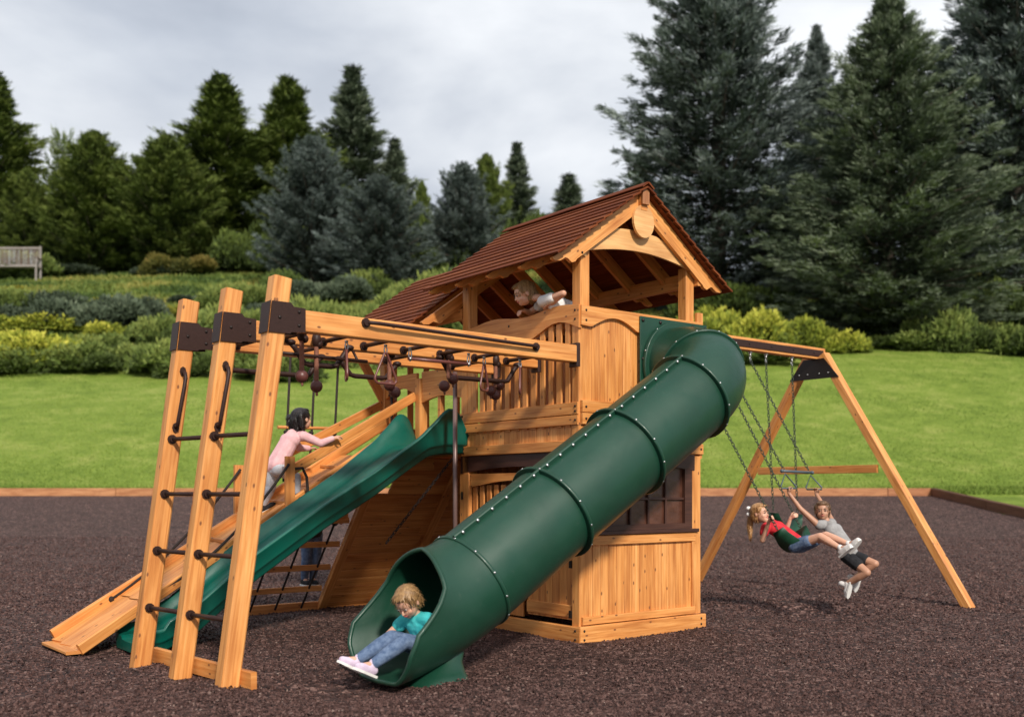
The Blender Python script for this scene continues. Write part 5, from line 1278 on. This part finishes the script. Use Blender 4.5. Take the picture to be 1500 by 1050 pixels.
# 2. girl in pink on the ramp
def pig(mb, H, X, F, U, k):
    for s in (-1, 1): chain_caps(mb, [(H+U*.045*k-F*.04*k+X*s*.06*k, .022), (H+U*.03*k-F*.075*k+X*s*.085*k, .030), (H-U*.05*k-F*.07*k+X*s*.085*k, .026), (H-U*.115*k-F*.045*k+X*s*.07*k, .010)])
    chain_caps(mb, [(H-F*.06*k, .06), (H-F*.06*k-U*.07*k, .045)])
person('person', 'girl in pink long sleeved top and pale grey jeans climbing the wooden ramp',
  dict(head=(-1.20, 2.43, 1.855), neck=(-1.255, 2.44, 1.76), pelvis=(-1.45, 2.45, 1.43), shL=(-1.27, 2.535, 1.70), shR=(-1.22, 2.35, 1.70), elL=(-1.16, 2.56, 1.60), wrL=(-1.07, 2.54, 1.60), elR=(-1.09, 2.28, 1.635), wrR=(-.985, 2.23, 1.685),
       hipL=(-1.45, 2.50, 1.40), hipR=(-1.44, 2.40, 1.40), knL=(-1.46, 2.53, 1.24), knR=(-1.29, 2.38, 1.33), anL=(-1.53, 2.54, 1.085), anR=(-1.29, 2.36, 1.19)),
  (.88, .15, .12), (-.2, 0, 1), .98, SK, BLACKH, pig, clothm('pink_cotton', (.66, .36, .38), (.76, .47, .48)), 'long', clothm('pale_grey_denim', (.44, .45, .49), (.60, .61, .65), 26), 'long', (SHB, SOLE),
  dict(L=((1, .1, .1), (0, 0, -1), .45), R=((1, -.1, .35), (0, .3, -1), .6, -1)), dict(L=((.88, 0, .40), (-.4, 0, .9)), R=((.88, 0, .47), (-.47, 0, .88))))
# 3. girl leaning over the upper rail
person('person', 'girl in white t-shirt leaning over the top rail of the tower under the roof',
  dict(head=(-.10, .585, 2.84), neck=(-.03, .475, 2.80), pelvis=(.28, .13, 2.60), shL=(-.06, .39, 2.755), shR=(.09, .53, 2.79), elL=(-.03, .17, 2.79), wrL=(-.02, .32, 2.73), elR=(.06, .71, 2.72), wrR=(-.03, .67, 2.72),
       hipL=(.27, .11, 2.52), hipR=(.36, .20, 2.52), knL=(.30, .12, 2.08), knR=(.40, .24, 2.10), anL=(.34, .10, 1.69), anR=(.45, .22, 1.69)),
  (-.86, .34, -.34), (-.25, .1, .9), 1.0, SK, BLOND,
  lambda mb, H, X, F, U, k: chain_caps(mb, [(H-F*.07*k+U*.02*k, .028), (H-F*.10*k-U*.02*k, .022)]),
  WHITE, 'short', clothm('white_leggings', (.60, .58, .60), (.72, .70, .72)), 'long', (SHW, SOLE),
  dict(L=((-.1, .95, -.2), (0, 0, -1), .25), R=((-.95, -.1, -.2), (0, 0, -1), .7, -1)), dict(L=((-.5, .7, 0), (0, 0, 1)), R=((-.5, .7, 0), (0, 0, 1))))
# 4. girl on the swing
def pony(mb, H, X, F, U, k): chain_caps(mb, [(H-F*.075*k+U*.02*k, .026), (H-F*.115*k-U*.03*k, .032), (H-F*.125*k-ZZ*.11, .030), (H-F*.12*k-ZZ*.19, .020), (H-F*.115*k-ZZ*.25, .008)])
sg = person('person', 'girl in red shirt and denim shorts leaning back on the green belt swing',
  dict(head=(2.76, .42, .985), neck=(2.765, .335, .905), pelvis=(2.78, .00, .70), shL=(2.88, .285, .865), shR=(2.65, .27, .855), elR=(2.615, .28, .73), wrR=(2.592, .178, .925), elL=(2.95, .27, .77), wrL=(2.962, .21, .94),
       hipL=(2.84, -.01, .68), hipR=(2.73, -.01, .68), knL=(2.85, -.275, .79), knR=(2.75, -.28, .78), anL=(2.84, -.53, .715), anR=(2.75, -.50, .68)),
  (.08, -.92, .12), (0, .25, .95), .98, SK, GINGER, pony, clothm('red_cotton', (.50, .02, .035), (.66, .04, .05)), 'short', DEN, 'short', (SHW, SOLE),
  dict(L=((0, -.8, .45), (1, 0, 0), .9), R=((0, -.8, .45), (-1, 0, 0), .9)), dict(L=((0, -.55, .65), (0, .75, .6)), R=((0, -.65, .5), (0, .6, .75))))
mb = MB(); h_ = T(2.76, .42, .985); c_ = h_+Dr(-.03, .085, .02)
for s in (-1, 1): mb.ball(c_+Dr(-.02, .02, .03*s), (.030, .020, .022), 0, .5, 10, 8, (UU, VV, ZZ))
mb.ball(c_, .014); blob(mb, 'hair_bow', WHITE, sg, .006, 1)
# 5. boy on the trapeze
person('person', 'boy in grey t-shirt and black shorts hanging from the trapeze rings',
  dict(head=(3.40, .15, 1.005), neck=(3.41, .105, .905), pelvis=(3.43, -.13, .60), shL=(3.51, .11, .885), shR=(3.30, .13, .865), elR=(3.20, .27, 1.03), wrR=(3.155, .375, 1.185), elL=(3.585, .25, 1.03), wrL=(3.632, .385, 1.17),
       hipL=(3.48, -.14, .565), hipR=(3.38, -.14, .565), knL=(3.50, -.375, .50), knR=(3.38, -.365, .42), anL=(3.46, -.165, .345), anR=(3.35, -.14, .285)),
  (-.78, -.55, .05), (.05, .1, 1), .98, SK2, BRN, None, clothm('grey_cotton', (.26, .25, .25), (.36, .35, .35)), 'none', clothm('black_cotton', (.012, .012, .014), (.03, .03, .033)), 'short', (SHW, SOLE, .03),
  dict(L=((0, .15, 1), (-1, -.2, 0), .95), R=((0, .15, 1), (1, -.2, 0), .95, -1)), dict(L=((0, .35, -.9), (0, .9, .35)), R=((0, .25, -.95), (0, .95, .25))))
# 6. child behind the rung net, mostly hidden
person('person', 'child in blue jeans half hidden below the green slide, climbing the rung net',
  dict(head=(-.72, 2.93, 1.14), neck=(-.72, 3.0, 1.06), pelvis=(-.69, 3.22, .80), shL=(-.83, 3.0, 1.02), shR=(-.62, 3.04, 1.02), elL=(-.86, 2.85, .92), wrL=(-.84, 2.68, .93), elR=(-.64, 2.86, .90), wrR=(-.70, 2.68, .93),
       hipL=(-.75, 3.24, .77), hipR=(-.64, 3.24, .77), knL=(-.77, 3.20, .53), knR=(-.67, 3.19, .53), anL=(-.78, 3.23, .335), anR=(-.69, 3.23, .335)),
  (0, -1, .1), (0, 0, 1), .98, SK, BRN, None, clothm('dark_cotton', (.02, .02, .03), (.05, .05, .06)), 'long', DEN, 'long', (SHB, SOLE),
  dict(L=((0, -1, 0), (0, 0, -1), .8), R=((0, -1, 0), (0, 0, -1), .8, -1)), dict(L=((0, -1, 0), (0, 0, 1)), R=((0, -1, 0), (0, 0, 1))))
